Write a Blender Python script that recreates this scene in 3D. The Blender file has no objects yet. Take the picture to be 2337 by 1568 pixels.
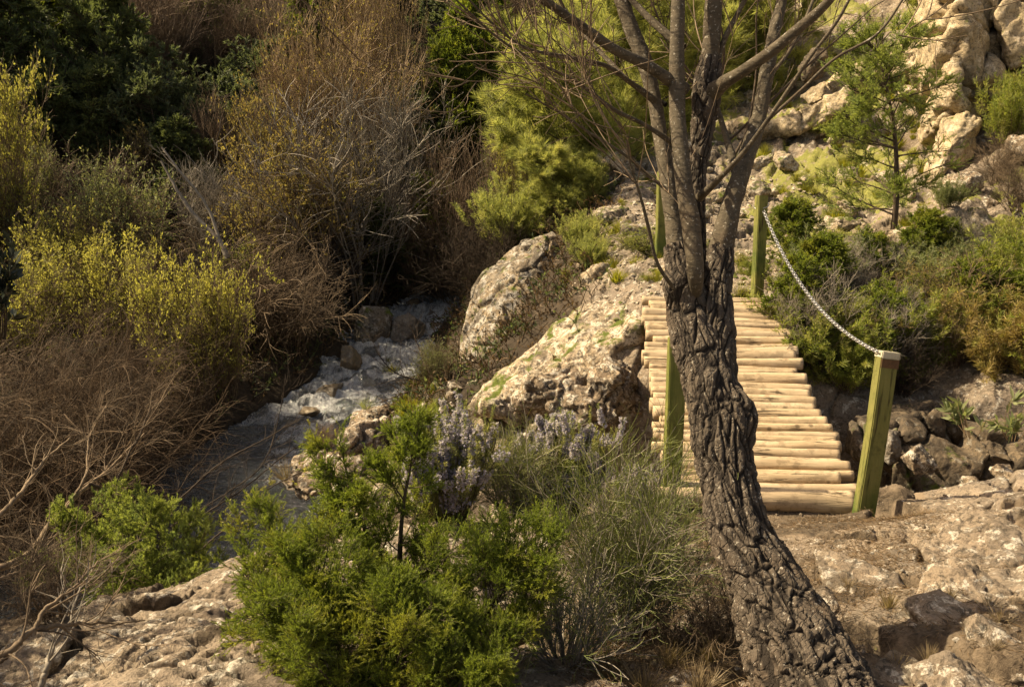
import bpy, bmesh, math, numpy as np
from mathutils import Vector, Matrix
R = math.radians
scene = bpy.context.scene
COL = scene.collection
# ------------------------------------------------------------------ camera, world, sun, exposure
FPX, CX, CY, PITCH = 2272.0, 1168.5, 784.0, R(20)      # photo read at 2337 x 1568
cd = bpy.data.cameras.new('camera'); cam = bpy.data.objects.new('camera', cd); COL.objects.link(cam)
cd.sensor_width = 36; cd.lens = 35; cd.clip_start = 0.05; cd.clip_end = 500
cam.location = (0, 0, 0); cam.rotation_euler = (R(90) - PITCH, 0, 0)
scene.camera = cam
SUN_EL, SUN_AZ = R(44), R(-72)                          # azimuth from +Y towards +X
wd = bpy.data.worlds.new('World'); scene.world = wd; wd.use_nodes = True
wn = wd.node_tree; wn.nodes.clear()
sky = wn.nodes.new('ShaderNodeTexSky'); sky.sky_type = 'NISHITA'; sky.sun_disc = False
sky.sun_elevation = SUN_EL; sky.sun_rotation = SUN_AZ; sky.dust_density = 4.0; sky.ozone_density = 0.6
wm = wn.nodes.new('ShaderNodeMix'); wm.data_type = 'RGBA'; wm.blend_type = 'MULTIPLY'; wm.inputs[0].default_value = 1
wm.inputs[7].default_value = (1.0, 0.84, 0.66, 1)       # warm white balance of the sky light
bg = wn.nodes.new('ShaderNodeBackground'); bg.inputs[1].default_value = 0.10
wo = wn.nodes.new('ShaderNodeOutputWorld')
wn.links.new(sky.outputs[0], wm.inputs[6]); wn.links.new(wm.outputs[2], bg.inputs[0]); wn.links.new(bg.outputs[0], wo.inputs[0])
sl = bpy.data.lights.new('sun', 'SUN'); sl.energy = 5.0; sl.angle = R(0.6); sl.color = (1.0, 0.82, 0.54)
sun = bpy.data.objects.new('sun', sl); COL.objects.link(sun)
sdir = Vector((math.sin(SUN_AZ) * math.cos(SUN_EL), math.cos(SUN_AZ) * math.cos(SUN_EL), math.sin(SUN_EL)))
sun.rotation_euler = sdir.to_track_quat('Z', 'Y').to_euler(); sun.location = (-10, 10, 25)
scene.view_settings.view_transform = 'Standard'; scene.view_settings.look = 'None'
scene.view_settings.exposure = 1.0; scene.view_settings.gamma = 1
scene.render.engine = 'CYCLES'
scene.cycles.max_bounces = 6; scene.cycles.diffuse_bounces = 3; scene.cycles.glossy_bounces = 2
scene.cycles.transmission_bounces = 4; scene.cycles.transparent_max_bounces = 6
scene.cycles.caustics_reflective = False; scene.cycles.caustics_refractive = False
scene.cycles.sample_clamp_indirect = 4

cp, sp = math.cos(PITCH), math.sin(PITCH)
def P(px, py, Z):
    u = (px - CX) / FPX * Z; v = (CY - py) / FPX * Z
    return np.array([u, Z * cp + v * sp, -Z * sp + v * cp])
# ------------------------------------------------------------------ noise
def _perm(seed): return np.random.RandomState(seed).permutation(256)
_G = np.random.RandomState(5).randn(256, 3).astype(np.float32); _G /= np.linalg.norm(_G, axis=1)[:, None]
def pn(p, seed=0):
    p = np.asarray(p, np.float32); pe = _perm(seed); i = np.floor(p).astype(np.int32); f = p - i
    w = f * f * f * (f * (f * 6 - 15) + 10); out = np.zeros(len(p), np.float32)
    for dx in (0, 1):
        a = pe[(i[:, 0] + dx) & 255]; wx = w[:, 0] if dx else 1 - w[:, 0]
        for dy in (0, 1):
            b = pe[(a + i[:, 1] + dy) & 255]; wy = wx * (w[:, 1] if dy else 1 - w[:, 1])
            for dz in (0, 1):
                g = _G[pe[(b + i[:, 2] + dz) & 255]]
                out += wy * (w[:, 2] if dz else 1 - w[:, 2]) * (g[:, 0] * (f[:, 0] - dx) + g[:, 1] * (f[:, 1] - dy) + g[:, 2] * (f[:, 2] - dz))
    return out * 1.5
def fbm(p, o=4, seed=0, gain=.5):
    s = 0; a = 1.0; p = np.asarray(p, np.float32)
    for k in range(o): s = s + a * pn(p * (2.03 ** k) + 17.3 * k, seed + k); a *= gain
    return s
def ridge(p, o=3, seed=0):
    s = 0; a = 1.0; p = np.asarray(p, np.float32)
    for k in range(o): s = s + a * (1 - np.abs(pn(p * (2.1 ** k) + 9.1 * k, seed + k)) * 2.2); a *= .5
    return s / 1.75
def worley(p, seed=0, dim=3, jit=.9):
    p = np.asarray(p, np.float32); i = np.floor(p).astype(np.int32); pe = _perm(seed)
    rs = np.random.RandomState(seed + 99); J = rs.rand(256, 3).astype(np.float32)
    f1 = np.full(len(p), 9., np.float32); f2 = f1.copy(); cid = np.zeros(len(p), np.int32)
    for dx in (-1, 0, 1):
        for dy in (-1, 0, 1):
            for dz in ((-1, 0, 1) if dim == 3 else (0,)):
                c = i + np.array([dx, dy, dz], np.int32)
                h = pe[(pe[(pe[c[:, 0] & 255] + c[:, 1]) & 255] + c[:, 2]) & 255]
                q = c + .5 + (J[h] - .5) * jit
                if dim == 2: d = np.hypot(p[:, 0] - q[:, 0], p[:, 1] - q[:, 1])
                else: d = np.sqrt(((p - q) ** 2).sum(1))
                n = d < f1; f2 = np.where(n, f1, np.minimum(f2, d)); cid = np.where(n, h, cid); f1 = np.where(n, d, f1)
    return f1, f2, cid
def sst(a, b, x): t = np.clip((x - a) / (b - a), 0, 1); return t * t * (3 - 2 * t)
# ------------------------------------------------------------------ mesh building and object helpers
def mesh(name, V, F, mat, smooth=True, attrs=None):
    """V (n,3); F list of (m,k) index arrays; attrs {name: per-vertex floats}"""
    me = bpy.data.meshes.new(name); V = np.asarray(V, np.float32)
    me.vertices.add(len(V)); me.vertices.foreach_set('co', V.ravel())
    F = [np.asarray(f, np.int32) for f in F if len(f)]
    lv = np.concatenate([f.ravel() for f in F]); tot = np.concatenate([np.full(len(f), f.shape[1], np.int32) for f in F])
    me.loops.add(len(lv)); me.loops.foreach_set('vertex_index', lv)
    me.polygons.add(len(tot)); me.polygons.foreach_set('loop_start', np.concatenate([[0], np.cumsum(tot)[:-1]]).astype(np.int32))
    me.polygons.foreach_set('loop_total', tot)
    me.polygons.foreach_set('use_smooth', np.full(len(tot), smooth))
    for k, a in (attrs or {}).items():
        at = me.attributes.new(k, 'FLOAT', 'POINT'); at.data.foreach_set('value', np.asarray(a, np.float32))
    me.update(calc_edges=True)
    if mat: me.materials.append(mat)
    return me
def link(name, me, parent=None, loc=(0, 0, 0)):
    o = bpy.data.objects.new(name, me); COL.objects.link(o); o.location = [float(c) for c in loc]
    if parent: o.parent = parent
    return o
def tag(o, label, cat, group=None, kind=None):
    if label: o['label'] = label
    if cat: o['category'] = cat
    if group: o['group'] = group
    if kind: o['kind'] = kind
    return o
def thing(name, label, cat, loc, rz=0, sc=1, group=None):
    o = link(name, None, None, loc); o.rotation_euler = (0, 0, rz); o.scale = (sc, sc, sc) if np.isscalar(sc) else sc
    o.empty_display_size = .1
    return tag(o, label, cat, group)
class MB:
    def __init__(s): s.V = []; s.F = {}; s.A = []; s.n = 0
    def add(s, V, F, a=0.5):
        V = np.asarray(V, np.float32).reshape(-1, 3); F = np.asarray(F, np.int32)
        s.F.setdefault(F.shape[1], []).append(F + s.n); s.V.append(V)
        s.A.append(np.broadcast_to(np.asarray(a, np.float32), (len(V),))); s.n += len(V)
    def mesh(s, name, mat, smooth=True):
        return mesh(name, np.concatenate(s.V), [np.concatenate(v) for v in s.F.values()], mat, smooth, {'tint': np.concatenate(s.A)})
def unit(v): return v / np.maximum(np.linalg.norm(v, axis=-1, keepdims=True), 1e-9)
def frames(Pth):
    T = np.empty_like(Pth); T[:, 1:-1] = Pth[:, 2:] - Pth[:, :-2]; T[:, 0] = Pth[:, 1] - Pth[:, 0]; T[:, -1] = Pth[:, -1] - Pth[:, -2]
    T = unit(T); ref = np.where(np.abs(T[:, :1, 2:3]) > .8, np.array([[[1., 0, 0]]]), np.array([[[0, 0, 1.]]]))
    A = unit(np.cross(T, np.broadcast_to(ref, T.shape))); return T, A, np.cross(T, A)
def tubes(mb, Pth, rad, M=3, tint=.5):
    """Pth (N,K,3), rad (N,K): N open tubes"""
    Pth = np.asarray(Pth, float); rad = np.asarray(rad, float); N, K, _ = Pth.shape; T, A, B = frames(Pth)
    th = np.arange(M) / M * 2 * np.pi
    V = Pth[:, :, None] + rad[:, :, None, None] * (A[:, :, None] * np.cos(th)[None, None, :, None] + B[:, :, None] * np.sin(th)[None, None, :, None])
    base = (np.arange(N)[:, None, None] * K + np.arange(K - 1)[None, :, None]) * M; j = np.arange(M)[None, None]; j2 = (j + 1) % M
    F = np.stack([base + j, base + j2, base + M + j2, base + M + j], -1).reshape(-1, 4)
    t = np.repeat(np.broadcast_to(tint, (N,)), K * M)
    mb.add(V.reshape(-1, 3), F, t)
def grow(S, D, L, K, wob, up, rg, corr=.6):
    N = len(S); Pt = np.empty((N, K, 3)); Pt[:, 0] = S; d = unit(D.astype(float)); st = (L / (K - 1))[:, None]; w = rg.randn(N, 3) * wob
    for k in range(1, K):
        w = corr * w + (1 - corr) * rg.randn(N, 3) * wob * 1.6
        d = unit(d + w + np.array([0, 0, 1.]) * (up if np.isscalar(up) else up[:, None])); Pt[:, k] = Pt[:, k - 1] + d * st
    return Pt
def spawn(Pt, n, t0, t1, ang, rg, angj=.25, power=1.0):
    N, K, _ = Pt.shape; i = rg.randint(0, N, n); t = t0 + (t1 - t0) * rg.rand(n) ** power
    x = t * (K - 1); k = np.minimum(x.astype(int), K - 2); f = (x - k)[:, None]
    S = Pt[i, k] * (1 - f) + Pt[i, k + 1] * f; T = unit(Pt[i, k + 1] - Pt[i, k])
    Q = unit(np.cross(T, rg.randn(n, 3))); a = (ang + angj * rg.randn(n))[:, None]
    return S, T * np.cos(a) + Q * np.sin(a), t, i
def blades(mb, S, D, L, W, rg, tint, tri=False):
    """leaves (diamond quads) or needles (triangles)"""
    n = len(S); D = unit(D); Q = unit(np.cross(D, rg.randn(n, 3))); L = np.broadcast_to(L, (n,))[:, None]; W = np.broadcast_to(W, (n,))[:, None]
    if tri:
        V = np.stack([S - Q * W / 2, S + Q * W / 2, S + D * L], 1); F = np.arange(3 * n).reshape(n, 3); k = 3
    else:
        N = np.cross(D, Q); V = np.stack([S, S + D * L * .45 - Q * W / 2 + N * W * .12, S + D * L, S + D * L * .45 + Q * W / 2 + N * W * .12], 1); F = np.arange(4 * n).reshape(n, 4); k = 4
    mb.add(V.reshape(-1, 3), F, np.repeat(np.broadcast_to(tint, (n,)), k))
# ------------------------------------------------------------------ materials
class NT:
    def __init__(s, name):
        s.m = bpy.data.materials.new(name); s.m.use_nodes = True; s.t = s.m.node_tree; s.t.nodes.clear()
    def n(s, ty, ins=None, **kw):
        o = s.t.nodes.new('ShaderNode' + ty)
        for k, v in kw.items(): setattr(o, k, v)
        for k, v in (ins or {}).items(): s.set(o.inputs[k], v)
        return o
    def set(s, sock, v):
        if isinstance(v, bpy.types.NodeSocket): s.t.links.new(v, sock)
        else:
            if isinstance(v, tuple) and len(v) == 3 and sock.type == 'RGBA': v = v + (1,)
            sock.default_value = v
    def noise(s, co, sc, det=6, rough=.6, dist=0): return s.n('TexNoise', {'Vector': co, 'Scale': sc, 'Detail': det, 'Roughness': rough, 'Distortion': dist}).outputs['Fac']
    def ramp(s, f, a, b, c0=0., c1=1.):
        return s.n('MapRange', {0: f, 1: a, 2: b, 3: c0, 4: c1}, clamp=True).outputs[0]
    def mix(s, f, a, b, mode='MIX'):
        o = s.n('Mix', {}, data_type='RGBA', blend_type=mode); s.set(o.inputs[0], f); s.set(o.inputs[6], a); s.set(o.inputs[7], b); return o.outputs[2]
    def math(s, op, a, b=0.): return s.n('Math', {0: a, 1: b}, operation=op).outputs[0]
    def attr(s, nm): return s.n('Attribute', attribute_name=nm).outputs['Fac']
    def bump(s, h, dist, strength=1., normal=None):
        d = {'Height': h, 'Distance': dist, 'Strength': strength}
        if normal: d['Normal'] = normal
        return s.n('Bump', d).outputs[0]
    def out(s, sh): s.t.links.new(sh, s.n('OutputMaterial').inputs[0]); return s.m
def rock_mat(name, ca, cb, cc, lich=(.62, .57, .48), la=.58, dk=.5, moss=0., soil=False, sc=1., band=0., wet=0.):
    t = NT(name); co = t.n('NewGeometry').outputs['Position']; nz = t.n('SeparateXYZ', {0: t.n('NewGeometry').outputs['Normal']}).outputs[2]
    n1 = t.noise(co, 1.3 * sc, 8, .62); n2 = t.noise(co, 6 * sc, 8, .65, .6); n3 = t.noise(co, 28 * sc, 6, .7); n4 = t.noise(co, 11 * sc, 9, .72, .3)
    c = t.mix(t.ramp(n1, .42, .58), ca, cb); c = t.mix(t.ramp(n2, .46, .6), c, cc)
    c = t.mix(t.math('MULTIPLY', t.ramp(n4, la - .05, la), .9), c, lich)
    c = t.mix(t.math('MULTIPLY', t.ramp(t.noise(co, 15 * sc, 8, .75, .8), .54, .58), dk), c, (.045, .04, .033))
    vo = t.n('TexVoronoi', {'Vector': co, 'Scale': 9 * sc, 'Randomness': 1}).outputs['Distance']
    c = t.mix(t.math('MULTIPLY', t.ramp(n3, .54, .64), dk), c, (.035, .028, .02))
    c = t.mix(t.math('MULTIPLY', t.ramp(t.noise(co, 3.1 * sc, 9, .75, .4), .52, .60), dk * .85), c, (.075, .06, .045))
    c = t.mix(t.ramp(t.noise(co, 60 * sc, 4, .75), .45, .65, 0, .5), c, (.10, .08, .055))
    if moss:
        mm = t.math('MULTIPLY', t.ramp(t.noise(co, 4.2, 7, .65), .62 - .2 * moss, .70 - .2 * moss), t.ramp(nz, .0, .6))
        c = t.mix(mm, c, t.mix(t.noise(co, 40, 3), (.05, .075, .012), (.13, .15, .02)))
    if soil:
        so = t.attr('soil'); sc_ = t.mix(t.ramp(t.noise(co, 35, 7, .75), .35, .65), (.035, .026, .018), (.15, .115, .078))
        sc_ = t.mix(t.ramp(t.noise(co, 3, 6), .45, .6), sc_, (.23, .175, .12))
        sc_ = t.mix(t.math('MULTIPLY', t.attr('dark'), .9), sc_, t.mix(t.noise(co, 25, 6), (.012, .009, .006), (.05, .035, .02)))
        so2 = t.ramp(t.math('ADD', so, t.math('MULTIPLY', t.math('SUBTRACT', n4, .5), .8)), .42, .58)
        c = t.mix(so2, c, sc_)
        gm = t.ramp(t.math('ADD', t.attr('green'), t.math('MULTIPLY', t.math('SUBTRACT', t.noise(co, 13, 8, .75), .5), 2.6)), .45, .75)
        c = t.mix(gm, c, t.mix(t.noise(co, 30, 5), (.09, .10, .025), (.30, .29, .07)))
    h = t.math('ADD', t.math('MULTIPLY', n3, .35), t.math('MULTIPLY', n2, 1.2)); h = t.math('ADD', h, t.math('MULTIPLY', t.ramp(vo, 0, .25), .5))
    h = t.math('ADD', h, t.math('MULTIPLY', t.noise(co, 110 * sc, 4, .7), .18))
    b = t.n('BsdfPrincipled', {'Base Color': c, 'Roughness': .88 - .5 * wet, 'Specular IOR Level': .25 + wet, 'Normal': t.bump(h, .035, 1.)})
    return t.out(b.outputs[0])
def leaf_mat(name, c0, c1, c2=None, trans=.35, rough=.55):
    t = NT(name); a = t.attr('tint'); oi = t.n('ObjectInfo').outputs['Random']
    co = t.n('NewGeometry').outputs['Position']
    c = t.mix(a, c0, c1)
    if c2: c = t.mix(t.ramp(t.noise(co, 5., 3), .5, .68), c, c2)
    c = t.mix(t.math('MULTIPLY', oi, .25), c, t.mix(.5, c, (0.02, .02, .01)))
    p = t.n('BsdfPrincipled', {'Base Color': c, 'Roughness': rough, 'Specular IOR Level': .25})
    tr = t.n('BsdfTranslucent', {'Color': t.mix(1., c, (1.5, 1.5, .9), 'MULTIPLY')})
    return t.out(t.n('MixShader', {0: trans, 1: p.outputs[0], 2: tr.outputs[0]}).outputs[0])
def twig_mat(name, c0, c1):
    t = NT(name); co = t.n('NewGeometry').outputs['Position']
    c = t.mix(t.attr('tint'), c0, c1); c = t.mix(t.ramp(t.noise(co, 40, 4), .35, .7, 0, .6), c, tuple(x * .45 for x in c0))
    return t.out(t.n('BsdfPrincipled', {'Base Color': c, 'Roughness': .75, 'Specular IOR Level': .25}).outputs[0])
M = {}
M['ground'] = rock_mat('limestone_ground', (.34, .27, .195), (.22, .18, .14), (.29, .23, .17), la=.605, dk=.6, soil=True)
M['pale_rock'] = rock_mat('pale_limestone', (.44, .35, .24), (.27, .215, .15), (.36, .28, .18), lich=(.66, .58, .46), la=.545, dk=.85, moss=.45)  # pale limestone colour with lichen, dark crust and moss
M['cliff_rock'] = rock_mat('cliff_limestone', (.52, .42, .27), (.38, .30, .19), (.46, .36, .22), lich=(.62, .52, .38), la=.58, dk=.55, moss=.2, sc=.7)
M['grey_rock'] = rock_mat('grey_limestone', (.22, .19, .155), (.34, .26, .165), (.15, .13, .105), lich=(.44, .41, .36), la=.55, dk=.9, moss=.35, sc=.8)
M['brown_rock'] = rock_mat('brown_limestone', (.33, .25, .165), (.20, .155, .11), (.28, .21, .145), la=.56, dk=.9, sc=1.2)
M['slab'] = rock_mat('weathered_slab', (.34, .27, .195), (.21, .17, .13), (.29, .225, .16), la=.585, dk=.7, sc=1.3)
M['dark_rock'] = rock_mat('dark_gully_rock', (.11, .085, .06), (.20, .15, .095), (.07, .055, .04), lich=(.3, .27, .22), la=.62, dk=.8, moss=.25)  # dark brown rock tone with some lichen and moss
M['wet_rock'] = rock_mat('wet_stream_stone', (.20, .13, .05), (.12, .09, .05), (.25, .17, .07), lich=(.3, .28, .24), la=.64, dk=.5, wet=.9)
M['stream_rock'] = rock_mat('stream_boulder', (.22, .19, .155), (.15, .125, .10), (.26, .22, .17), lich=(.36, .34, .3), la=.6, dk=.5, wet=.3)
M['juniper'] = leaf_mat('juniper_needles', (.075, .12, .018), (.24, .29, .045), (.30, .31, .045), .45)
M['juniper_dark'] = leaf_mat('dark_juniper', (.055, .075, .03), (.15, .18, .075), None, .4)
M['juniper_grey'] = leaf_mat('grey_juniper', (.07, .095, .05), (.17, .20, .105), None, .35)
M['juniper_mid'] = leaf_mat('slope_juniper', (.14, .20, .05), (.36, .40, .11), (.24, .31, .13), .5)
M['pine'] = leaf_mat('pine_needles', (.19, .23, .07), (.40, .41, .15), (.46, .45, .17), .5)
M['green'] = leaf_mat('leafy_green', (.12, .17, .03), (.35, .37, .085), (.30, .29, .10), .45)
M['willow'] = leaf_mat('young_willow_leaves', (.24, .24, .055), (.46, .43, .13), (.30, .30, .08), .42)
M['ochre'] = leaf_mat('ochre_buds', (.19, .14, .05), (.38, .30, .11), (.26, .26, .08), .4)
M['sage'] = leaf_mat('grey_green_leaves', (.11, .14, .06), (.29, .31, .15), None, .4)
M['rosemary'] = leaf_mat('rosemary_leaves', (.14, .17, .06), (.36, .38, .15), (.36, .35, .14), .4)
M['flower'] = leaf_mat('rosemary_flowers', (.34, .32, .44), (.58, .54, .70), None, .4)
M['fine'] = leaf_mat('fine_green_stems', (.13, .17, .05), (.36, .38, .13), None, .4)
M['grass'] = leaf_mat('grass_blades', (.12, .13, .015), (.36, .34, .045), None, .45)
M['drygrass'] = leaf_mat('dry_grass', (.11, .08, .048), (.32, .25, .15), None, .35)
M['gloss'] = leaf_mat('glossy_dark_leaves', (.012, .018, .010), (.05, .06, .05), None, .05, .28)
M['litter'] = leaf_mat('leaf_litter', (.05, .032, .018), (.20, .13, .065), None, .15)
M['moss'] = leaf_mat('moss', (.08, .11, .012), (.24, .27, .03), None, .35)
M['twig_brown'] = twig_mat('brown_twigs', (.06, .042, .028), (.32, .235, .15))
M['twig_tan'] = twig_mat('tan_twigs', (.19, .13, .07), (.44, .32, .19))
M['twig_grey'] = twig_mat('grey_twigs', (.18, .155, .125), (.42, .37, .30))
M['twig_red'] = twig_mat('reddish_twigs', (.11, .078, .052), (.30, .215, .14))
M['twig_thicket'] = twig_mat('thicket_twigs', (.035, .025, .017), (.24, .165, .10))  # darker copy of the brown twigs, thicket shade put into the colour
M['twig_dark'] = twig_mat('dark_twigs', (.03, .022, .016), (.085, .06, .04))
M['stem_dark'] = twig_mat('juniper_bark', (.045, .033, .023), (.13, .095, .065))
# ------------------------------------------------------------------ terrain
WZ = -5.2
CP = [(0,1568,3.3),(300,1568,3.1),(700,1568,3.0),(1100,1568,3.0),(1500,1568,3.0),(1850,1568,3.0),(2337,1568,2.9),
 (0,1450,3.7),(200,1400,4.1),(400,1335,4.6),(580,1275,5.0),(700,1400,4.0),(1100,1400,4.0),(1500,1400,4.0),(1850,1400,3.9),(2337,1400,3.6),
 (850,1210,5.3),(1130,1215,5.4),(1400,1215,5.4),(1650,1200,5.8),(1800,1182,6.15),(1960,1180,6.15),(2337,1165,4.9),(2150,1170,5.5),(2337,1280,4.3),
 (720,1100,10.2),(850,960,10.8),(930,900,11.2),(1000,860,12),(1100,850,12.5),(1450,920,8.7),(1250,880,9.6),
 (1520,680,9.2),(1612,668,9.3),(1720,672,9.3),(1620,620,9.9),(1500,600,10.2),(1700,580,10.6),(1650,500,12),(1450,500,12.3),(1560,440,13.5),(1750,470,13),(1420,430,13.5),(1350,520,12.6),(1300,600,11.8),
 (1800,620,10),(1900,560,11),(2040,540,10.8),(2200,480,11.5),(2337,400,12),(1900,700,9.5),(2150,700,9.7),(2337,650,9.5),(2200,880,8.7),(2000,880,8.8),(2337,880,8.4),
 (1750,340,15),(1850,270,16.5),(2000,170,18),(2100,60,20),(1900,50,21),(2150,300,14.5),(2300,250,13.5),
 (1200,480,15),(1050,690,16.3),(1000,560,18.5),(1250,200,20),(1400,100,22),(1500,0,25),(1700,50,23.5),(1300,400,16),(1180,620,14),
 (850,500,19),(700,300,20.5),(500,450,17.5),(700,0,26),(400,0,25),(0,0,23),(0,250,18.5),(200,400,17.0),(700,650,16),(850,640,17)]
pts = [P(*c) for c in CP]
pts += [np.array(w, float) for w in [(0,0,-1.65),(0,-4,-1.2),(4,0,-1.3),(-4,0,-2),(8,3,-1.6),(6,5,-2.2),(-3.4,5.6,-4.4),(-5.5,5,-4.6),(-8,3,-4.4),(-7.5,8.5,-4.7),(-6,10,-4.7),(-5,12,-4.7),
 (-9.5,11,-4.0),(-4.6,14,-4.7),(-12,14,-2.5),(-27,30,15),(-20,14,8),(-28,14,16),(-26,22,14),(-16,9,1.5),(0,45,11),(25,30,12),(0,70,20),(-38,10,18),(-38,25,20),(-35,60,20),(35,60,24),(22,8,6),(12,8,0),(11,13,3),(16,16,6),(35,0,8),(-35,-10,0),(35,-12,0),(0,-15,0),(9,18,3),(-12,24,.5),(8,26,2.5),(-14,-3,-3.5)]]  # far-left hill points raised out of view to shade the left bank
pts = np.array(pts); _c = .35
def _phi(a, b): return np.sqrt(((a[:, None, :2] - b[None, :, :2]) ** 2).sum(-1) + _c * _c)
_A = _phi(pts, pts) - np.eye(len(pts)) * .02; _Pm = np.c_[np.ones(len(pts)), pts[:, :2]]
_S = np.block([[_A, _Pm], [_Pm.T, np.zeros((3, 3))]]); _w = np.linalg.solve(_S, np.r_[pts[:, 2], 0, 0, 0])
def seg(x, y, pl):
    """distance to polyline with per-point values: returns dist, interpolated value columns"""
    best = np.full(x.shape, 1e9); vals = np.zeros(x.shape + (len(pl[0]) - 2,))
    for a, b in zip(pl[:-1], pl[1:]):
        dx, dy = b[0] - a[0], b[1] - a[1]; t = np.clip(((x - a[0]) * dx + (y - a[1]) * dy) / (dx * dx + dy * dy), 0, 1)
        d = np.hypot(x - a[0] - t * dx, y - a[1] - t * dy); m = d < best; best = np.where(m, d, best)
        v = np.array(a[2:]) + t[..., None] * (np.array(b[2:]) - np.array(a[2:])); vals[m] = v[m]
    return best, vals
def onwater(px, py):
    v = (CY - py) / FPX; dz = -sp + v * cp; Z = WZ / dz; return P(px, py, Z)
_cr = [(1040,690,.35),(960,715,.4),(905,770,.5),(870,830,.6),(800,900,.7),(700,985,.85),(590,1075,1.0),(510,1170,1.1),(450,1260,1.1)]
CREEK = [tuple(onwater(a, b)[:2]) + (hw,) for a, b, hw in _cr]
CREEK = [(1.5, 19.5, .35)] + CREEK + [(CREEK[-1][0] - 1.3, CREEK[-1][1] - .9, .9), (CREEK[-1][0] - 4, CREEK[-1][1] - 2.2, 1.0), (-16, 3, 1.2)]
GULLY = [(9, 6.6, .25, -3.4), (4, 6.9, .35, -4.35), (1.7, 7.0, .5, -4.7), (0, 7.3, .45, -4.95), (-1.5, 7.6, .4, -5.2), (-3.6, 8.0, .4, -5.4)]
def smin(a, b, k): h = np.clip(.5 + .5 * (b - a) / k, 0, 1); return b * (1 - h) + a * h - k * h * (1 - h)
def hbase(x, y):
    x = np.atleast_1d(np.asarray(x, float)); y = np.atleast_1d(np.asarray(y, float)); sh = x.shape; X = np.c_[x.ravel(), y.ravel()]
    out = np.empty(len(X))
    for s in range(0, len(X), 60000): out[s:s + 60000] = _phi(X[s:s + 60000], pts) @ _w[:-3] + _w[-3] + X[s:s + 60000] @ _w[-2:]
    h = out.reshape(sh)
    d, v = seg(x, y, CREEK); e = d - v[..., 0]; h = smin(h, WZ - .28 + np.maximum(e, -.1) * 1.5, .25)
    h = np.where((e > .05) & (e < 14), np.maximum(h, WZ + .02 + np.minimum(np.maximum(e, 0) * .5, .3)), h)
    d, v = seg(x, y, GULLY); h = smin(h, v[..., 1] + np.maximum(d - v[..., 0], 0) * 2.6, .2)
    return h
def hit(px, py, z0=2.0):
    v = (CY - py) / FPX; u = (px - CX) / FPX; d = np.array([u, cp + v * sp, -sp + v * cp]); Z = np.linspace(z0, 45, 1400)
    p = Z[:, None] * d; below = p[:, 2] < hbase(p[:, 0], p[:, 1]); i = int(np.argmax(below)) if below.any() else len(Z) - 1
    return p[i]
def grd(x, y): return float(hbase(x, y)[0])
def axis(knots):
    """knots: (pos, step) pairs; spacing interpolates between them"""
    xs = [knots[0][0]]; K = np.array(knots, float)
    while xs[-1] < K[-1, 0]: xs.append(xs[-1] + float(np.interp(xs[-1], K[:, 0], K[:, 1])))
    return np.array(xs)
XA = axis([(-60, 3), (-14, .28), (-5, .06), (-2.6, .024), (-1, .017), (4.2, .017), (5.5, .035), (9, .055), (14, .3), (60, 3)])
YA = axis([(-20, 2), (0, .2), (1.6, .03), (2.2, .014), (5, .017), (8.5, .022), (12, .04), (20, .08), (30, .25), (90, 3)])
def block_relief(X, Y, Z, sc, seed, amp, tilt=.5):
    """cracked limestone blocks: cell offsets, tilts and fissures"""
    n = len(X); q = np.c_[X, Y, np.zeros(n)] / sc
    q[:, 0] += .35 * pn(np.c_[X, Y, Z * 0] * 1.7 / sc, seed + 3); q[:, 1] += .35 * pn(np.c_[X, Y, Z * 0 + 7] * 1.7 / sc, seed + 4)
    f1, f2, c = worley(q, seed, 2); e = f2 - f1
    rs = np.random.RandomState(seed); o = rs.rand(256)[c]; ax = rs.randn(256)[c]; ay = rs.randn(256)[c]
    return amp * (o - .5) + amp * tilt * (ax * np.sin(q[:, 0] * 3) + ay * np.sin(q[:, 1] * 3)) * .4, e
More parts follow.
